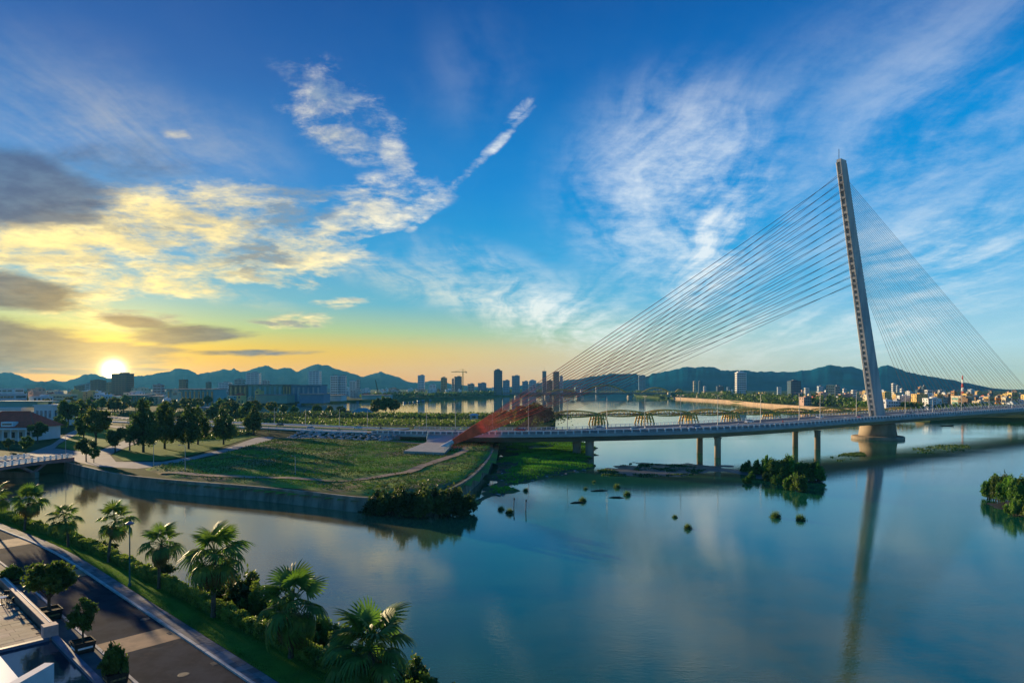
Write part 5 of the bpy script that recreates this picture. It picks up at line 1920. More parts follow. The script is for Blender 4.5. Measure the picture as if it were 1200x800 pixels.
def block(name, label, cat, px0, px1, ytop, d, zb, wm, floor=3.4, depth=None, rz=0.0, group=None, crown='box', bays=1, win=None, single=None, frac=.78, side=True):
    """A building of storeys: walls, parapet, roof house and a strip of windows at every storey on the faces that can be seen."""
    w = (px1 - px0) / F * d
    h = ZA(ytop, d) - zb
    dp = depth or max(6.0, min(w * .8, 30))
    c = Q((px0 + px1) / 2, d + dp / 2, zb)
    t = thing(name, label, cat, c, rz, group)
    win = win or M_win
    MB().box((0, 0, h / 2 - .5), (w, dp, h + 1)).build('wall', WM[wm] if isinstance(wm, str) else wm, t)
    pr = MB()
    for x0, y0, sx, sy in ((0, -dp / 2 + .12, w + .5, .7), (0, dp / 2 - .12, w + .5, .7), (-w / 2 + .12, 0, .7, dp - .96), (w / 2 - .12, 0, .7, dp - .96)):
        pr.box((x0, y0, h + .45), (sx, sy, .95))
    pr.build('parapet', WM[wm] if isinstance(wm, str) else wm, t)
    if crown == 'box':
        MB().box((w * .12, 0, h + 1.4), (w * .42, dp * .5, 2.8)).build('roof_house', M_roof_g, t)
    elif crown == 'step':
        MB().box((-w * .05, 0, h + h * .03), (w * .62, dp * .66, h * .06)).build('roof_house', WM[wm], t)
        MB().box((0, 0, h + h * .075), (w * .3, dp * .4, h * .03)).build('roof_house', M_roof_g, t)
    elif crown == 'mast':
        MB().tube([(0, 0, h), (0, 0, h * 1.22)], [.5, .15], 6).build('mast', M_roof_g, t)
    nf = max(1, int(h / floor))
    fl = h / nf
    single = single if single is not None else (px1 - px0) < 7
    bw_ = w * .9 / bays
    if single:
        mb = MB()
        for k in range(nf):
            z = fl * (k + .52)
            for b in range(bays):
                mb.box((-w * .45 + bw_ * (b + .5), -dp / 2, z), (bw_ * .82, .3, fl * frac * .62))
            if side:
                mb.box((-w / 2, 0, z), (.3, dp * .8, fl * frac * .62))
                mb.box((w / 2, 0, z), (.3, dp * .8, fl * frac * .62))
        tag(mb.build('window', win, t), kind='stuff')
    else:
        me = MB().box((0, 0, 0), (bw_ * .84, .3, fl * frac * .6)).mesh('window', win)
        ms = MB().box((0, 0, 0), (.3, dp * .8, fl * frac * .6)).mesh('window', win)
        for k in range(nf):
            z = fl * (k + .52)
            for b in range(bays):
                obj('window', me, t, (-w * .45 + bw_ * (b + .5), -dp / 2, z))
            if side:
                obj('window', ms, t, (-w / 2 if c.x > 0 else w / 2, 0, z))
    return t


TOWERS = [
    # px0, px1, ytop, D, colour, bays, crown, label
    (135, 153, 438, 1150, 'brown', 4, 'box', 'broad brown office tower standing right under the setting sun'),
    (109, 121.5, 446, 1250, 'brown', 3, 'step', 'brown rounded-top tower beside the broad tower under the sun'),
    (124, 134, 448.5, 1500, 'orange', 2, 'box', 'hazy orange block between the two brown towers'),
    (98, 108, 450, 1500, 'grey', 2, 'box', 'pale hazy block left of the rounded-top brown tower'),
    (89, 97, 452.5, 1300, 'brown', 2, 'box', 'low dark block at the end of the row of sunset towers'),
    (211, 219, 445, 1250, 'brown', 2, 'mast', 'slim brown tower with a mast behind the long colonnaded hall'),
    (242, 247, 448, 1500, 'dark', 1, 'box', 'small dark tower behind the end of the colonnaded hall'),
    (181, 191, 451, 1000, 'grey', 2, 'step', 'stepped grey block at the corner of the colonnaded hall'),
    (258, 270, 448.5, 1400, 'pale', 3, 'box', 'pale block between the two long halls'),
    (276, 286, 445, 1400, 'grey', 2, 'step', 'grey block with a square arch top behind the brown-and-green hall'),
    (290, 304.5, 437, 1500, 'pale', 3, 'box', 'tall pale glass slab rising behind the brown-and-green hall'),
    (308, 315, 446, 1500, 'grey', 2, 'step', 'small stepped grey block next to the tall pale slab'),
    (363, 375.5, 435, 1500, 'pale', 3, 'box', 'tall pale tower behind the blue end of the long hall'),
    (388, 397, 441, 1050, 'white', 3, 'box', 'left half of the white twin block with window grid by the bay'),
    (398, 405.5, 441, 1060, 'pale', 3, 'box', 'bluish right half of the white twin block by the bay'),
    (410, 417, 447, 1300, 'white', 2, 'step', 'round-topped white block right of the twin block'),
    (418, 421.5, 445, 1500, 'grey', 1, 'mast', 'thin grey tower beside the round-topped white block'),
    (490, 497.5, 440, 1700, 'pale', 2, 'box', 'grey-blue tower alone above the low shore houses'),
    (517, 523.5, 443, 1700, 'orange', 2, 'step', 'orange-brown tower with a stepped top on the far shore'),
    (532.5, 541, 441.5, 1700, 'navy', 3, 'box', 'dark green-glass tower next to the yellow crane'),
    (529.5, 532, 444, 1750, 'grey', 1, 'box', 'thin grey tower stuck to the side of the dark green-glass tower'),
    (579, 588.5, 434.5, 1650, 'navy', 3, 'step', 'tallest dark glass tower on the far shore left of the red cables'),
    (589.5, 597, 446, 1650, 'blue', 2, 'box', 'lower blue block against the tallest dark glass tower'),
    (600, 609, 440.5, 1700, 'blue', 3, 'box', 'blue slab tower close to the red cables'),
    (612, 619, 447, 1800, 'blue', 2, 'box', 'low blue block just behind the upper red cables'),
    (620, 628, 446, 1800, 'pale', 2, 'step', 'low pale stepped block behind the upper red cables'),
    (635.5, 640, 435, 1900, 'navy', 1, 'mast', 'slim blade-like navy tower seen through the red cables'),
    (648, 655, 436, 1850, 'brown', 2, 'box', 'maroon tower seen through the red cables'),
    (656, 659.5, 441, 1900, 'pale', 1, 'box', 'narrow pale tower touching the maroon tower'),
    (641, 647, 446, 1900, 'brown', 2, 'box', 'low maroon block between navy blade tower and maroon tower'),
    (560, 570, 449, 1800, 'blue', 2, 'box', 'low wide blue block left of the tallest dark glass tower'),
    (548, 556, 450, 1800, 'grey', 2, 'box', 'low grey block at the foot of the yellow crane'),
    (503, 511, 451, 1700, 'white', 2, 'box', 'low white block between the lone tower and the orange-brown one'),
    (748.5, 756, 440, 2100, 'blue', 2, 'box', 'blue slab tower behind the second gold arch'),
    (862.5, 873.5, 437, 1150, 'white', 4, 'step', 'bright white tall tower block on the right bank'),
    (812.5, 815.5, 447, 1900, 'cream', 1, 'box', 'thin sunlit twin tower, left one, under the mountain'),
    (818.5, 820.5, 447, 1900, 'navy', 1, 'box', 'thin dark twin tower, right one, under the mountain'),
    (824.5, 827, 453, 1900, 'white', 1, 'box', 'tiny white tower beside the thin twins'),
    (840, 847.5, 453, 1400, 'navy', 3, 'box', 'dark cubic building left of the bright white tower'),
    (852, 855.5, 454, 1700, 'blue', 1, 'step', 'small blue block between dark cube and white tower'),
    (924.5, 936.5, 447, 980, 'navy', 3, 'step', 'dark stepped tower with sunlit edge right of the white tower'),
    (911, 915, 454, 1500, 'pale', 1, 'mast', 'small pale block with a mast near the dark stepped tower'),
    (943, 947.5, 455, 1400, 'white', 1, 'step', 'white pointed block right of the dark stepped tower'),
    (958.5, 964, 453, 1300, 'pale', 2, 'box', 'blue-grey block left of the cream double tower'),
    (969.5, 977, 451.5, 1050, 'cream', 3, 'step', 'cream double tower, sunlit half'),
    (977.5, 983.5, 453, 1055, 'grey', 2, 'box', 'grey shaded half of the cream double tower'),  # shade of this half is put into its grey wall colour
    (988, 991, 456, 1400, 'white', 1, 'box', 'tiny white tower right of the cream double tower'),
    (998.5, 1003, 457.5, 1100, 'white', 2, 'step', 'low white block left of the bridge tower'),
    (1045.5, 1049, 450, 1200, 'white', 1, 'step', 'narrow white tower just right of the bridge tower'),
    (1050, 1053.5, 452.5, 1250, 'pale', 1, 'box', 'pale tower behind the narrow white one'),
    (1055.5, 1058, 456, 1200, 'white', 1, 'box', 'small white slab behind the forestay cables'),
    (1074, 1080, 457, 1100, 'navy', 2, 'box', 'dark blue block behind the forestay cables'),
    (1081, 1084, 453, 1150, 'navy', 1, 'box', 'dark upright tower beside the dark blue block'),
    (1077, 1080, 454, 1200, 'orange', 1, 'box', 'small orange-red tower behind the dark blue block'),
    (1085, 1091, 457.5, 1000, 'white', 2, 'step', 'white stepped block right of the dark upright tower'),
    (1096.5, 1103, 462.5, 720, 'yellow', 2, 'box', 'golden sunlit block left of the glass pavilion'),
    (1116, 1120, 459, 900, 'orange', 1, 'box', 'small tan tower behind the glass pavilion'),
    (1130, 1137.5, 462, 680, 'yellow', 2, 'box', 'golden block on the roofline right of the glass pavilion'),
    (1155, 1163, 466, 640, 'yellow', 2, 'box', 'wide golden house between darker houses near the bridge deck'),
    (1183.5, 1190, 461, 640, 'yellow', 2, 'step', 'golden stepped tower at the end of the right bank row'),
    (1176, 1182, 467, 640, 'cream', 2, 'box', 'cream block beside the golden stepped tower'),
    (1165, 1172, 467, 650, 'orange', 2, 'box', 'tan house block left of the cream block'),
]
for x0, x1, yt, d, wm, bays, crown, lb in TOWERS:
    block('tower_block', lb, 'building', x0, x1, yt, d, LZ if x0 < 700 else RZ, wm, 3.6 if d < 1400 else 4.2, None, random.uniform(-.12, .12), None, crown, bays, M_win_b if wm in ('blue', 'navy', 'pale') else M_win)

# glass pavilion and low blocks of the right bank
block('glass_pavilion', 'wide low pavilion with a green glass front on the right bank', 'building', 1120, 1136, 465, 640, RZ, 'cream', 3.5, 14, 0, None, 'none', 5, mat('green_glass', (.12, .26, .25), .15, var=.2, scale=.4, spec=.6), None, .95)
# masts
def lattice_mast(name, label, cat, px, ytop, d, zb, m1, m2):
    h = ZA(ytop, d) - zb
    p = Q(px, d, zb)
    t = thing(name, label, cat, p)
    n = 8
    for k in range(n):
        z0, z1 = h * k / n, h * (k + 1) / n
        r0, r1 = 1.7 * (1 - k / n) + .25, 1.7 * (1 - (k + 1) / n) + .25
        mb = MB()
        for a in range(4):
            a0, a1 = math.pi / 4 + a * math.pi / 2, math.pi / 4 + (a + 1) * math.pi / 2
            p0, p1 = (r0 * math.cos(a0), r0 * math.sin(a0), z0), (r1 * math.cos(a0), r1 * math.sin(a0), z1)
            mb.bar(p0, p1, .36)
            mb.bar(p0, (r1 * math.cos(a1), r1 * math.sin(a1), z1), .3)
        mb.build('section', m1 if k % 2 else m2, t)
    return t


M_red = mat('mast_red', (.45, .06, .05), .6, var=.1, scale=.5)
lattice_mast('radio_mast', 'red and white lattice radio mast behind the glass pavilion', 'mast', 1128, 440, 720, RZ, M_red, M_white)
# tower crane
cr = thing('tower_crane', 'yellow tower crane over the dark green-glass tower on the far shore', 'crane', Q(542.5, 1690, LZ))
hc_ = ZA(436, 1690) - LZ
M_crane = mat('crane_yellow', (.55, .36, .08), .6, var=.1, scale=.2)
MB().box((0, 0, hc_ / 2), (2.2, 2.2, hc_)).build('mast', M_crane, cr)
MB().bar((-30, 0, hc_ + 1), (10, 0, hc_ + 1), 1.6).build('jib', M_crane, cr)
MB().bar((0, 0, hc_), (0, 0, hc_ + 8), 1.2).bar((0, 0, hc_ + 8), (-20, 0, hc_ + 1.8), .4).bar((0, 0, hc_ + 8), (9, 0, hc_ + 1.8), .4).build('apex', M_crane, cr)
MB().box((8.5, 0, hc_ - .8), (3, 2, 2.6)).build('counterweight', M_roof_g, cr)
cr2 = thing('mobile_crane', 'dark mobile crane boom slanting up among the bay houses', 'crane', Q(444, 1150, LZ))
MB().bar((0, 0, 3), (-6, 0, ZA(445, 1150) - LZ), 1.4).build('boom', M_blk, cr2)
MB().box((0, 0, 1.7), (9, 4, 3.2)).build('body', M_crane, cr2)

# ---- long halls
def hall(label, px0, px1, ytop, d, segs, name='exhibition_hall'):
    t = thing(name, label, 'hall', Q(px0, d, LZ))
    X = lambda px: (px - px0) / F * d
    h = ZA(ytop, d) - LZ
    for a, b, yt, m, fins, glow in segs:
        w = X(b) - X(a)
        hh = ZA(yt, d) - LZ
        wl_ = MB().box((X(a) + w / 2, 16, hh / 2), (w - .05, 32, hh)).build('wall', WM[m], t)
        MB().box((X(a) + w / 2, 15.5, hh + .5), (w + 1.2, 35, 1.1)).build('roof', M_roof_g, t)
        if fins:
            for k in range(fins):
                xx = X(a) + w * (k + .5) / fins
                MB().box((xx, -.35, hh * .47), (w / fins * .38, .5, hh * .84)).build('window', glow, t)
                MB().box((xx + w / fins * .5, -.7, hh * .5), (.7, 1.4, hh * .98)).build('fin', WM[m], t)
    return t


M_gold_lit = mat('gold_lit_glazing', (.42, .29, .10), .25, color2=(.26, .18, .08), scale=.3, spec=.6)  # gold light on the glass, put into its base colour
hall('long teal colonnaded hall with gold-lit glazing between its fins', 195, 251, 456, 740, [(195, 251, 456.5, 'teal', 11, M_gold_lit)])
hall('very long low hall, brown end with gold strips, green and blue walls beside the bay', 268, 376, 451, 930,
     [(268, 290, 451.2, 'brown', 4, M_gold_lit), (290.2, 331, 451, 'green', 7, WM['teal']), (331.2, 341, 451, 'brown', 3, M_gold_lit), (341.2, 376, 451.5, 'blue', 6, WM['grey'])])
hall('low green annexe in front of the very long hall', 300, 336, 463, 860, [(300, 336, 463, 'green', 0, None)], 'annexe')
hall('low blue annexe in front of the blue end of the very long hall', 351, 379, 462, 860, [(351, 379, 462, 'blue', 0, None)], 'annexe')
hall('long low blue shed on the bay shore right of the white twin block', 424, 456, 463, 1120, [(424, 456, 463.2, 'teal', 0, None)], 'shed')
hall('pale low shed between the long hall and the white twin block', 379, 400, 463.5, 980, [(379, 400, 463.5, 'pale', 0, None)], 'shed')
hall('wide pale-green building in front of the broad brown tower', 145, 186, 462.5, 800, [(145, 165, 463.5, 'green', 5, M_win), (165.2, 186, 465, 'cream', 4, M_win)], 'office_block')
hall('low pale shed with a teal roof beyond the park trees', 225, 268, 478, 520, [(225, 262, 478.5, 'pale', 0, None)], 'shed')

# bay-side pavilion with a teal roof and its red-roofed neighbour
def gable(name, label, px0, px1, yb, yw, yr, d, wm, roof, dp, group=None, zb=LZ, hip=True, cat='house'):
    w = (px1 - px0) / F * d
    t = thing(name, label, cat, Q((px0 + px1) / 2, d + dp / 2, zb), 0, group)
    hw = ZA(yw, d) - zb
    hr = ZA(yr, d) - zb
    MB().box((0, 0, hw / 2 - .3), (w, dp, hw + .6)).build('wall', WM[wm], t)
    e = .8
    x, y, rx = w / 2 + e, dp / 2 + e, (w / 2 - dp * .35 if hip and w > dp * .8 else (w * .18 if hip else w / 2 + e))
    mb = MB().add([(-x, -y, hw - .1), (x, -y, hw - .1), (x, y, hw - .1), (-x, y, hw - .1), (-rx, 0, hr), (rx, 0, hr)], [(0, 1, 5, 4), (2, 3, 4, 5), (1, 2, 5), (3, 0, 4), (3, 2, 1, 0)])
    mb.build('roof', roof, t)
    n = max(1, int(w / 4))
    for k in range(n):
        MB().box((-w / 2 + w * (k + .5) / n, -dp / 2, hw * .55), (w / n * .45, .2, hw * .4)).build('window', M_win, t)
    return t


gable('boat_pavilion', 'open pavilion with a wide teal roof beside the big tree on the near bay shore', 414, 436, 487, 483, 478, 560, 'grey', M_roof_t, 14)
gable('boat_house', 'low boathouse with an orange-red roof left of the teal-roofed pavilion', 394, 413, 487, 484, 481, 570, 'cream', mat('roof_orange', (.42, .12, .06), .8, var=.15, scale=.5), 10)
gable('work_hut', 'small pale blue hut on the scrub behind the bridge railing', 551, 560, 491, 486, 484.6, 440, 'pale', WM['pale'], 4)

# ---- red-roofed house by the footbridge
d_h = 272
rh_ = thing('villa', 'white villa with a red hipped roof and columned porch near the footbridge', 'house', Q(2, d_h, LZ))
w, dp, hw = 27, 16, 5.6
MB().box((0, dp / 2, hw / 2), (w, dp, hw)).build('wall', WM['white'], rh_)
rf = MB().add([(-14.6, -1.2, hw + .02), (14.6, -1.2, hw + .02), (14.6, dp + 1.2, hw + .02), (-14.6, dp + 1.2, hw + .02), (-6, dp / 2, hw + 6.4), (6, dp / 2, hw + 6.4)], [(0, 1, 5, 4), (2, 3, 4, 5), (1, 2, 5), (3, 0, 4), (3, 2, 1, 0)]).build('roof', M_roof_r, rh_)
for a, b in (((-14.6, -1.2, hw), (-6, dp / 2, hw + 6.4)), ((14.6, -1.2, hw), (6, dp / 2, hw + 6.4)), ((-6, dp / 2, hw + 6.4), (6, dp / 2, hw + 6.4))):
    MB().bar((a[0], a[1], a[2] + .1), (b[0], b[1], b[2] + .1), .35, .25).build('ridge', mat('ridge_tile', (.38, .12, .08), .8, var=.1), rf)
dm_ = MB().box((3.5, -.2, hw + 1.4), (5.0, 3.0, 2.0)).build('dormer', M_trim, rh_)
MB().box((3.5, -1.75, hw + 1.4), (3.8, .12, .7)).build('window', M_win, dm_)
MB().box((0, -1.9, hw - .5), (w + 1, 3.4, .55)).build('porch_roof', M_trim, rh_)
for k in range(9):
    MB().lathe([(.32, 0), (.26, .2), (.24, 4.6), (.34, 4.8)], 12, (-12.6 + k * 3.15, -3.2, 0)).build('column', M_trim, rh_, True)
for k in range(8):
    MB().box((-11 + k * 3.15, -.05, 2.4), (1.5, .16, 2.4)).build('window', M_win, rh_)

# ---- long white building behind it
wb = thing('white_building', 'long white two-storey building with tall windows behind the red-roofed villa', 'building', Q(-10, 372, LZ))
w1 = 30
MB().box((w1 / 2 - 22, 7, 5.0), (w1 + 18, 14, 10)).build('wall', WM['white'], wb)
MB().box((w1 / 2 - 22, 6.9, 10.3), (w1 + 18.8, 14.8, .6)).build('cornice', M_trim, wb)
MB().box((33.5, 5, 5.9), (10.8, 20, 11.8)).build('wing', WM['white'], wb)
MB().box((33.5, 5, 12.0), (11.8, 21, .5)).build('cornice', M_trim, wb)
MB().box((10, 9, 12.2), (26, 9, 3.2)).build('roof_house', WM['green'], wb)
MB().box((14, 9, 14.0), (30, 10.5, .5)).build('roof', M_roof_t, wb)
for k in range(11):
    for z in (2.6, 7.0):
        o = MB().box((-26 + k * 5.0, -.05, z), (2.2, .2, 2.2)).build('window', M_win_b, wb)
        MB().box((-26 + k * 5.0, -.12, z - 1.25), (2.6, .3, .2)).build('sill', M_trim, o)
for k in range(4):
    o = MB().box((29.9 + k * 2.4, -5.05, 7.0), (1.2, .2, 4.2)).build('window', M_win_b, wb)
    MB().box((29.9 + k * 2.4, -5.12, 4.75), (1.6, .3, .2)).build('sill', M_trim, o)
    MB().box((38.95, -3 + k * 4.5, 7.0), (.2, 1.4, 4.2)).build('window', M_win_b, wb)
block('apartment_house', 'pale blue four-storey house beyond the long white building', 'building', 3, 24, 462.5, 560, LZ, 'pale', 3.3, 16, .1, None, 'none', 5)
block('apartment_house', 'white flat house with a dark roof line at the left edge of the city', 'building', -30, 22, 456, 760, LZ, 'white', 3.4, 16, .05, None, 'none', 8)
block('apartment_house', 'yellowish house row beyond the lane trees', 'building', 62, 86, 463, 640, LZ, 'cream', 3.4, 12, .05, None, 'none', 6)
block('garden_house', 'small pale yellow house with a pillar beside the lane to the park', 'house', 50, 60, 496, 335, LZ, 'cream', 3.2, 7, .1, None, 'none', 2)

# ---- the carpet of small houses
M_hw = MB()


def house_meshes(seed, w, dp, h, style):
    rr = random.Random(seed)
    b = MB().box((0, 0, h / 2 - .4), (w, dp, h + .8))
    r = MB()
    if style == 'flat':
        for x0, y0, sx, sy in ((0, -dp / 2 + .1, w + .4, .5), (0, dp / 2 - .1, w + .4, .5), (-w / 2 + .1, 0, .5, dp - .7), (w / 2 - .1, 0, .5, dp - .7)):
            r.box((x0, y0, h + .35), (sx, sy, .7))
        r.box((w * .15, dp * .1, h + 1.2), (w * .4, dp * .4, 2.4))
    elif style == 'tank':
        r.box((0, 0, h + .1), (w + .5, dp + .5, .25))
        r.box((-w * .2, 0, h + 1.2), (w * .45, dp * .6, 2.2))
        r.lathe([(.8, h + 2.3), (.8, h + 3.8), (.3, h + 4.1)], 10, (-w * .2, 0, 0))
    else:
        x, y = w / 2 + .5, dp / 2 + .5
        r.add([(-x, -y, h), (x, -y, h), (x, y, h), (-x, y, h), (-x * .5, 0, h + 2.6), (x * .5, 0, h + 2.6)], [(0, 1, 5, 4), (2, 3, 4, 5), (1, 2, 5), (3, 0, 4), (3, 2, 1, 0)])
    wn = MB()
    nf = max(1, int(h / 3.4))
    nb = max(1, int(w / 3.2))
    for k in range(nf):
        z = h / nf * (k + .55)
        for q in range(nb):
            if rr.random() < .88:
                wn.box((-w / 2 + w * (q + .5) / nb, -dp / 2, z), (w / nb * .52, .24, h / nf * .48))
        for q in range(2):
            for sx in (-1, 1):
                if rr.random() < .6:
                    wn.box((sx * w / 2, -dp / 4 + dp / 2 * q, z), (.24, dp * .2, h / nf * .45))
    return b, r, wn


HV = []
for k, (w, dp, h, st) in enumerate([(7, 12, 11, 'flat'), (10, 12, 8, 'tank'), (14, 12, 13, 'flat'), (6, 14, 15, 'tank'), (12, 10, 7, 'hip'), (18, 13, 17, 'flat'), (9, 10, 10, 'hip'), (22, 12, 11, 'tank')]):
    HV.append(house_meshes(k, w, dp, h, st))
HC = [('white', 'white'), ('cream', 'cream'), ('yellow', 'golden'), ('grey', 'grey'), ('pale', 'pale blue'), ('pink', 'pinkish'), ('teal', 'teal'), ('brown', 'brown')]
HMESH = {}
ROOFC = {'flat': M_roof_g, 'tank': M_roof_g, 'hip': M_roof_r}
STY = ['flat', 'tank', 'flat', 'tank', 'hip', 'flat', 'hip', 'tank']
STW = {'flat': 'flat-roofed', 'tank': 'roof-tank', 'hip': 'red-roofed'}
SIZEW = ['narrow', 'low', 'wide', 'tall thin', 'low', 'large', 'small', 'long']
lp_ = [(p[0], p[1]) for p in left_land]
rp_ = [(p[0], p[1]) for p in right_land]
taken = []


def free(x, y, r):
    return all((x - a) ** 2 + (y - b) ** 2 > (r + c) ** 2 for a, b, c in taken)


edge_xy = edge[::4, :2]


def put_house(px, d, zb, area, group, v=None, ci=None, r=6.5):
    p = Q(px, d, zb)
    if not free(p.x, p.y, r):
        return False
    if np.min(np.linalg.norm(edge_xy - np.array([p.x, p.y]), axis=1)) < 62:
        return False
    taken.append((p.x, p.y, r))
    v = random.randrange(8) if v is None else v
    ci = random.choices(range(8), [7, 4, 2.2, 2.5, 3, 1.5, .8, 1])[0] if ci is None else ci
    key = (v, ci)
    if key not in HMESH:
        b, rf_, wn = HV[v]
        HMESH[key] = (b.mesh('house_wall', WM[HC[ci][0]]), rf_.mesh('house_roof', ROOFC[STY[v]] if STY[v] == 'hip' else WM[HC[ci][0]]), wn.mesh('house_windows', M_win))
    t = thing('town_house', f'{SIZEW[v]} {HC[ci][1]} {STW[STY[v]]} house {area}', 'house', p, random.uniform(-.3, .3), group)
    s = random.uniform(.8, 1.1) * (.72 if area.startswith('on the right') else 1.0)
    for nm, me in zip(('wall', 'roof', 'window'), HMESH[key]):
        o = obj(nm, me, t)
        o.scale = (s, s, s * random.choice((.8, 1, 1.15)) if nm == 'x' else s)
        if nm == 'window':
            o['kind'] = 'stuff'
    return True


for o in list(bpy.data.objects):
    if o.parent is None and o.get('category') in ('building', 'hall') and o.location.y > 300:
        bb = [c for ch in o.children if ch.name.startswith('wall') for c in [ch.matrix_basis @ Vector(v) for v in ch.bound_box]]
        if bb:
            xs_ = [b.x for b in bb]
            ys_ = [b.y for b in bb]
            cx, cy, wx = (min(xs_) + max(xs_)) / 2, (min(ys_) + max(ys_)) / 2, (max(xs_) - min(xs_))
            k_ = max(1, int(wx / 20))
            for q in range(k_):
                taken.append((o.location.x + min(xs_) + wx * (q + .5) / k_, o.location.y + cy, 13))

random.seed(21)
n = 0
tries = 0
while n < 125 and tries < 6000:      # city left of the bay
    tries += 1
    y_ = random.uniform(461.5, 492) if random.random() < .5 else random.uniform(461, 474)
    px = random.uniform(-30, 330)
    d = dist_of(y_, LZ)
    if d < 400 or (d < 620 and px > 95) or not inside(Q(px, d), lp_):
        continue
    n += put_house(px, d, LZ, 'in the hazy town behind the park', 'small houses of the town behind the park')
n = tries = 0
while n < 75 and tries < 6000:      # far shore of the bay
    tries += 1
    px = random.uniform(330, 735)
    d = random.uniform(900, 2300)
    if not inside(Q(px, d - 35), lp_) or not inside(Q(px - 3, d - 40), lp_):
        continue
    n += put_house(px, d, LZ, 'on the far shore of the bay', 'small houses on the far shore of the bay', ci=random.choices(range(8), [6, 1, .4, 3, 6, .6, .6, .4])[0])
n = tries = 0
while n < 150 and tries < 12000:      # right bank
    tries += 1
    px = random.uniform(745, 1225)
    y_ = random.uniform(461.5, 483)
    d = dist_of(y_, RZ)
    if d < 590 or not inside(Q(px, d - 26), rp_) or not inside(Q(px - 2, d - 30), rp_):
        continue
    n += put_house(px, d, RZ, 'on the right bank under the mountain', 'small houses on the right bank', ci=random.choices(range(8), [4, 5, 4, 2.5, 1.5, 2.5, .5, 2.5])[0])

# ---- trees among them
random.seed(31)
n = tries = 0
while n < 95 and tries < 6000:
    tries += 1
    px = random.uniform(-20, 300)
    d = dist_of(random.uniform(464, 497), LZ)
    p = Q(px, d, LZ)
    if not inside(p, lp_) or not free(p.x, p.y, 4) or np.min(np.linalg.norm(edge_xy - np.array([p.x, p.y]), axis=1)) < 48:
        continue
    kk, ss_ = random.randrange(4), random.uniform(.9, 1.7)
    plant('town_tree', ('large ' if ss_ > 1.45 else 'middling ' if ss_ > 1.15 else 'small ') + ('dark', 'mid-green', 'olive', 'dark')[kk] + ' leafy tree among the houses of the town behind the park', 'tree', FAR[kk], p, ss_, None, 'trees in the town behind the park')
    n += 1
for px, d, h in ((443, 520, 13), (452, 515, 15), (462, 518, 12), (438, 510, 8), (318, 500, 11), (332, 505, 9), (345, 500, 8), (372, 500, 9), (386, 495, 8), (400, 500, 8), (598, 420, 8), (610, 400, 11), (622, 395, 12), (633, 400, 12), (642, 405, 10), (628, 420, 13), (590, 440, 7), (655, 430, 5)):
    plant('shore_tree', 'dark spreading tree on the near bay shore behind the approach road' if px < 500 else 'dark tree in the grove at the end of the yellow truss bridge', 'tree', FAR[int(px) % 4], Q(px, d, LZ), h / 8 * 1.0, h / 8, 'trees on the near bay shore' if px < 500 else 'grove at the end of the truss bridge')

# far-off woods and scrub that read as one mass
def wood(name, label, pts, n, zb, size, hgt, mkey, spread):
    rr = np.random.default_rng(int(abs(pts[0][0]) * 7) + n)
    ln_ = smooth_line([(p.x, p.y) for p in pts], 200)
    k = rr.integers(0, 199, n)
    lump = np.array([.55 + .9 * abs(fbm(ln_[i][0], ln_[i][1], .02, 3, 3.3)) for i in range(200)])
    P = np.column_stack([ln_[k] + rr.normal(0, spread, (n, 2)), np.zeros(n)])
    P[:, 2] = zb + hgt * lump[k] * rr.random(n) ** .7 * 1.3
    V, Q4 = leaf_cloud(P, size, rr)
    tag(obj(name, mesh_np(name, V, Q4, LEAF[mkey])), label, 'trees', kind='stuff')


wood('far_woods', 'dark belt of trees along the far shore of the bay', [G(x, y - .8, LZ) for x, y in [(440, 467.5), (500, 465.8), (560, 463.8), (620, 461.9), (680, 460.9)]], 5200, LZ, 3.6, 9, 'dark', 11)
wood('far_woods', 'dark belt of trees on the right bank behind the sandy quay', [G(x, y - 1.2, RZ) for x, y in [(748, 463), (790, 465.3), (850, 468.6), (890, 471.8), (930, 474.6), (980, 477.2)]], 6000, RZ, 2.8, 8.5, 'dark', 9)
wood('far_woods', 'green belt of trees on the right bank behind the bridge tower', [G(x, y - 2, RZ) for x, y in [(985, 478), (1040, 481), (1090, 483.5), (1150, 485.5), (1215, 487)]], 5200, RZ, 1.9, 6.5, 'mid', 6)
wood('scrub', 'low green scrub on the strip between the approach road and the bay', [G(x, y, LZ) for x, y in [(440, 488.5), (500, 490), (560, 489.5), (610, 490), (640, 494)]], 6500, LZ, .9, 4.0, 'mid', 9)
wood('scrub', 'dark green verge planting between the approach road and the town', [G(x, y, LZ) for x, y in [(150, 486), (215, 487.5), (270, 489), (330, 489.5), (400, 489.5), (440, 489)]], 6500, LZ, 1.0, 3.2, 'dark', 10)
wood('scrub', 'low bushes along the back of the approach road left of the red cables', [Vector((*bp(i_, BW + 13)[:2], 0)) for i_ in range(station(300), station(560), 12)], 5000, LZ - .3, .8, 2.4, 'mid', 4)
wood('scrub', 'wide strip of green scrub between the bridge approach and the bay bank', [G(x, y, LZ) for x, y in [(300, 494), (380, 494), (440, 494.5), (500, 496), (560, 496), (600, 497)]], 9000, LZ, .8, 1.5, 'mid', 14)
wood('scrub', 'dark scrub under the approach road bank beside the field', [G(x, y, LZ) for x, y in [(230, 515), (300, 508), (345, 510)]], 2500, LZ, .6, 1.8, 'dark', 3)

# ------------------------------------------------------------------ traffic
M_tyre = mat('tyre', (.02, .02, .02), .9, var=.2, scale=4)
M_rim = mat('rim', (.4, .4, .42), .4, var=.1, scale=4, metallic=.6)
M_light = mat('lamp_glass', (.65, .62, .55), .2, var=.1, scale=4)
M_tail = mat('tail_lamp', (.45, .03, .03), .3, var=.1, scale=4)
CARC = {'white': (.68, .68, .67), 'silver': (.42, .43, .45), 'black': (.03, .03, .035), 'red': (.38, .04, .04), 'blue': (.06, .12, .28)}


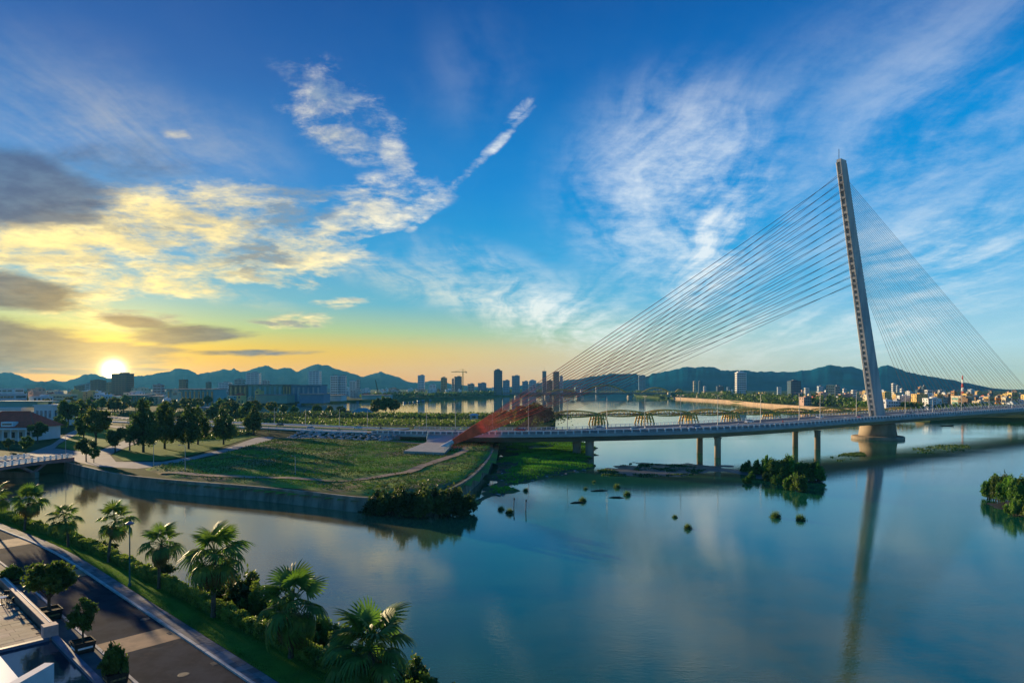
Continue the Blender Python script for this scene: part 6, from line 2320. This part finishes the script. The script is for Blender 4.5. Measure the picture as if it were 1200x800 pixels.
def car_proto(cname):
    paint = mat('car_paint_' + cname, CARC[cname], .3, var=.05, scale=1, spec=.6)
    t = thing('car', 'x', 'car')
    b = MB()
    sec = []
    for x, hw, z0, z1 in ((-2.15, .72, .42, .82), (-2.0, .84, .28, .98), (-.9, .86, .25, 1.0), (.9, .86, .25, .96), (1.9, .82, .28, .80), (2.15, .66, .40, .66)):
        sec.append([(x, -hw, z0), (x, -hw, z1 - .08), (x, -hw * .92, z1), (x, hw * .92, z1), (x, hw, z1 - .08), (x, hw, z0)])
    b.loft(sec, closed=True)
    b.add(sec[0], [(5, 4, 3, 2, 1, 0)]).add(sec[-1], [(0, 1, 2, 3, 4, 5)])
    b.build('body', paint, t)
    c = MB()
    cs = [[(-1.75, -.72, .98), (-1.75, .72, .98), (1.15, .74, .95), (1.15, -.74, .95)], [(-1.25, -.62, 1.46), (-1.25, .62, 1.46), (.35, .62, 1.46), (.35, -.62, 1.46)]]
    c.loft(cs, closed=True)
    c.build('window', M_win, t)
    MB().add([(-1.27, -.63, 1.465), (.37, -.63, 1.465), (.37, .63, 1.465), (-1.27, .63, 1.465)], [(0, 1, 2, 3)]).build('roof', paint, t)
    for x in (-1.35, 1.35):
        for y in (-.78, .78):
            wv = MB()
            wv.tube([(x, y - .11, .32), (x, y + .11, .32)], .32, 14)
            wo_ = wv.build('wheel', M_tyre, t)
            MB().tube([(x, y - .125, .32), (x, y + .125, .32)], .19, 10).build('rim', M_rim, wo_)
    for y in (-.55, .55):
        MB().box((2.08, y, .64), (.14, .3, .14)).build('headlight', M_light, t)
        MB().box((-2.1, y, .76), (.12, .3, .14)).build('tail_light', M_tail, t)
    return t


CARS = {k: car_proto(k) for k in CARC}
used_car = set()


def put_car(cname, loc, rz, label, group):
    t = CARS[cname] if cname not in used_car else copy_tree(CARS[cname])
    used_car.add(cname)
    t.location = loc
    t.rotation_euler = (0, 0, rz)
    tag(t, label, 'car', group)


def on_deck(px, off):
    i = station(px, off)
    tdir = math.atan2(-enor[i][0], enor[i][1])
    return Vector(bp(i, off, .1 if i < S_AB - 6 else .01)), tdir


for px, off, cname, lb in ((1069, 6.5, 'black', 'black car on the bridge just right of the tower'), (880, 20.5, 'white', 'white car on the far lanes between column piers'), (747, 7.5, 'silver', 'silver car on the near lanes over the water'), (1120, 21, 'blue', 'blue car on the far lanes under the forestays'), (610, 22, 'red', 'red car on the far lanes behind the red cables'), (420, 21, 'white', 'white car on the approach road by the teal-roofed pavilion'), (362, 8, 'silver', 'silver car on the approach road above the stone pitching'), (330, 20, 'black', 'black car on the approach road by the bay shore trees'), (960, 20, 'white', 'white car on the far lanes left of the tower'), (1010, 7, 'red', 'red car on the near lanes just left of the tower'), (820, 8, 'blue', 'blue car on the near lanes above the left column piers'), (700, 21, 'silver', 'silver car on the far lanes in front of the truss bridge end')):
    p, a = on_deck(px, off)
    put_car(cname, p, a + (math.pi if off > 15 else 0), lb, 'cars on the bridge road')
for k in range(11):
    g = G(127 + k * 4.6, 491 + .42 * k, LZ)
    put_car(('white', 'silver', 'white', 'black', 'white')[k % 5], g, R(-62) + random.uniform(-.05, .05), f'{("white", "silver", "white", "black", "white")[k % 5]} car in the parked row beyond the park trees', 'cars parked beyond the park')
pk = flat_poly('car_park', [G(x, y, LZ) for x, y in [(110, 497), (122, 487), (200, 492), (206, 500), (150, 503)]], LZ + .02, M_pave)

# motorbikes with riders
def rider_mesh():
    """One continuous seated figure."""
    me = bpy.data.meshes.new('rider_skin')
    J = {'pel': (0, 0, .86), 'waist': (.03, 0, 1.03), 'chest': (.08, 0, 1.28), 'neck': (.11, 0, 1.42), 'head0': (.13, 0, 1.50), 'head': (.14, 0, 1.60), 'crown': (.13, 0, 1.68)}
    for s, y in (('l', .1), ('r', -.1)):
        J['hip' + s] = (.0, y, .84)
        J['knee' + s] = (.42, y * 1.7, .80)
        J['ank' + s] = (.32, y * 1.6, .36)
        J['toe' + s] = (.48, y * 1.7, .31)
        J['sh' + s] = (.09, y * 1.9, 1.36)
        J['el' + s] = (.26, y * 2.8, 1.14)
        J['wr' + s] = (.50, y * 2.7, 1.10)
        J['hand' + s] = (.58, y * 2.7, 1.09)
    E_ = [('pel', 'waist'), ('waist', 'chest'), ('chest', 'neck'), ('neck', 'head0'), ('head0', 'head'), ('head', 'crown')]
    for s in 'lr':
        E_ += [('pel', 'hip' + s), ('hip' + s, 'knee' + s), ('knee' + s, 'ank' + s), ('ank' + s, 'toe' + s), ('chest', 'sh' + s), ('sh' + s, 'el' + s), ('el' + s, 'wr' + s), ('wr' + s, 'hand' + s)]
    nm = list(J)
    rad = {'pel': .15, 'waist': .13, 'chest': .15, 'neck': .06, 'head0': .085, 'head': .115, 'crown': .09}
    lim = {'hip': .095, 'knee': .065, 'ank': .045, 'toe': .04, 'sh': .07, 'el': .05, 'wr': .037, 'hand': .045}
    me.from_pydata([J[k] for k in nm], [(nm.index(a), nm.index(b)) for a, b in E_], [])
    o = bpy.data.objects.new('rider_build', me)
    col.objects.link(o)
    o.modifiers.new('s', 'SKIN')
    sv = me.skin_vertices[0].data
    for i, k in enumerate(nm):
        r_ = rad.get(k) or lim[k[:-1]]
        sv[i].radius = (r_, r_)
        sv[i].use_root = k == 'pel'
    o.modifiers.new('sub', 'SUBSURF').levels = 1
    dg = bpy.context.evaluated_depsgraph_get()
    res = bpy.data.meshes.new_from_object(o.evaluated_get(dg))
    bpy.data.objects.remove(o)
    return res


RID = rider_mesh()
M_cloth = {k: mat('clothes_' + k, c, .85, var=.15, scale=6) for k, c in {'red': (.35, .05, .05), 'blue': (.07, .12, .30), 'white': (.6, .6, .6), 'dark': (.05, .05, .06), 'green': (.07, .2, .1)}.items()}
M_bike = mat('bike_paint', (.06, .06, .07), .4, var=.2, scale=4)


def bike_proto():
    t = thing('motorbike', 'x', 'motorbike')
    MB().loft([[(-.55, -.12, .62), (-.55, .12, .62), (-.5, .1, .78), (-.5, -.1, .78)], [(-.1, -.15, .5), (-.1, .15, .5), (-.1, .12, .80), (-.1, -.12, .80)], [(.25, -.1, .40), (.25, .1, .40), (.3, .08, .6), (.3, -.08, .6)], [(.5, -.14, .45), (.5, .14, .45), (.52, .10, 1.0), (.52, -.10, 1.0)]], closed=True).build('body', M_bike, t)
    for x in (-.58, .66):
        wv = MB().tube([(x, -.05, .29), (x, .05, .29)], .29, 14)
        o = wv.build('wheel', M_tyre, t)
        MB().tube([(x, -.06, .29), (x, .06, .29)], .17, 10).build('rim', M_rim, o)
    MB().bar((.6, 0, .35), (.5, 0, 1.02), .07).build('fork', M_rim, t)
    MB().tube([(.5, -.3, 1.08), (.52, 0, 1.02), (.5, .3, 1.08)], .022, 6).build('handlebar', M_blk, t)
    MB().box((-.2, 0, .81), (.62, .24, .09)).build('seat', M_blk, t)
    MB().box((.62, 0, .94), (.1, .16, .14)).build('headlight', M_light, t)
    return t


bk0 = bike_proto()
firstb = True
HEL = MB().lathe([(.125, 1.54), (.14, 1.60), (.13, 1.68), (.08, 1.74), (.01, 1.76)], 12, (.135, 0, 0))
for k, (px, off, cn_) in enumerate(((582, 5, 'red'), (640, 6.5, 'dark'), (681, 4.5, 'red'), (690, 7.5, 'blue'), (753, 5.5, 'white'), (805, 6.5, 'dark'), (865, 5, 'blue'), (915, 7, 'red'), (990, 5.5, 'white'), (1100, 6, 'dark'), (1145, 5, 'green'), (534, 6, 'dark'), (456, 6, 'blue'), (400, 5, 'red'), (448, 23, 'dark'))):
    p, a = on_deck(px, off)
    a += math.pi if off > 15 else 0
    t = bk0 if firstb else copy_tree(bk0)
    firstb = False
    t.location = p
    t.rotation_euler = (0, 0, a)
    tag(t, f'dark motorbike carrying a rider in {cn_} along the bridge road', 'motorbike', 'motorbikes on the bridge road')
    me = RID.copy()
    me.materials.clear()
    me.materials.append(M_cloth[cn_])
    r_ = obj('person', me, None, p, a)
    tag(r_, f'motorbike rider in {cn_} clothes seated on a dark motorbike on the bridge road', 'person', 'riders on the bridge road')
    HEL.build('helmet', M_cloth[('white', 'red', 'blue')[k % 3]], r_)
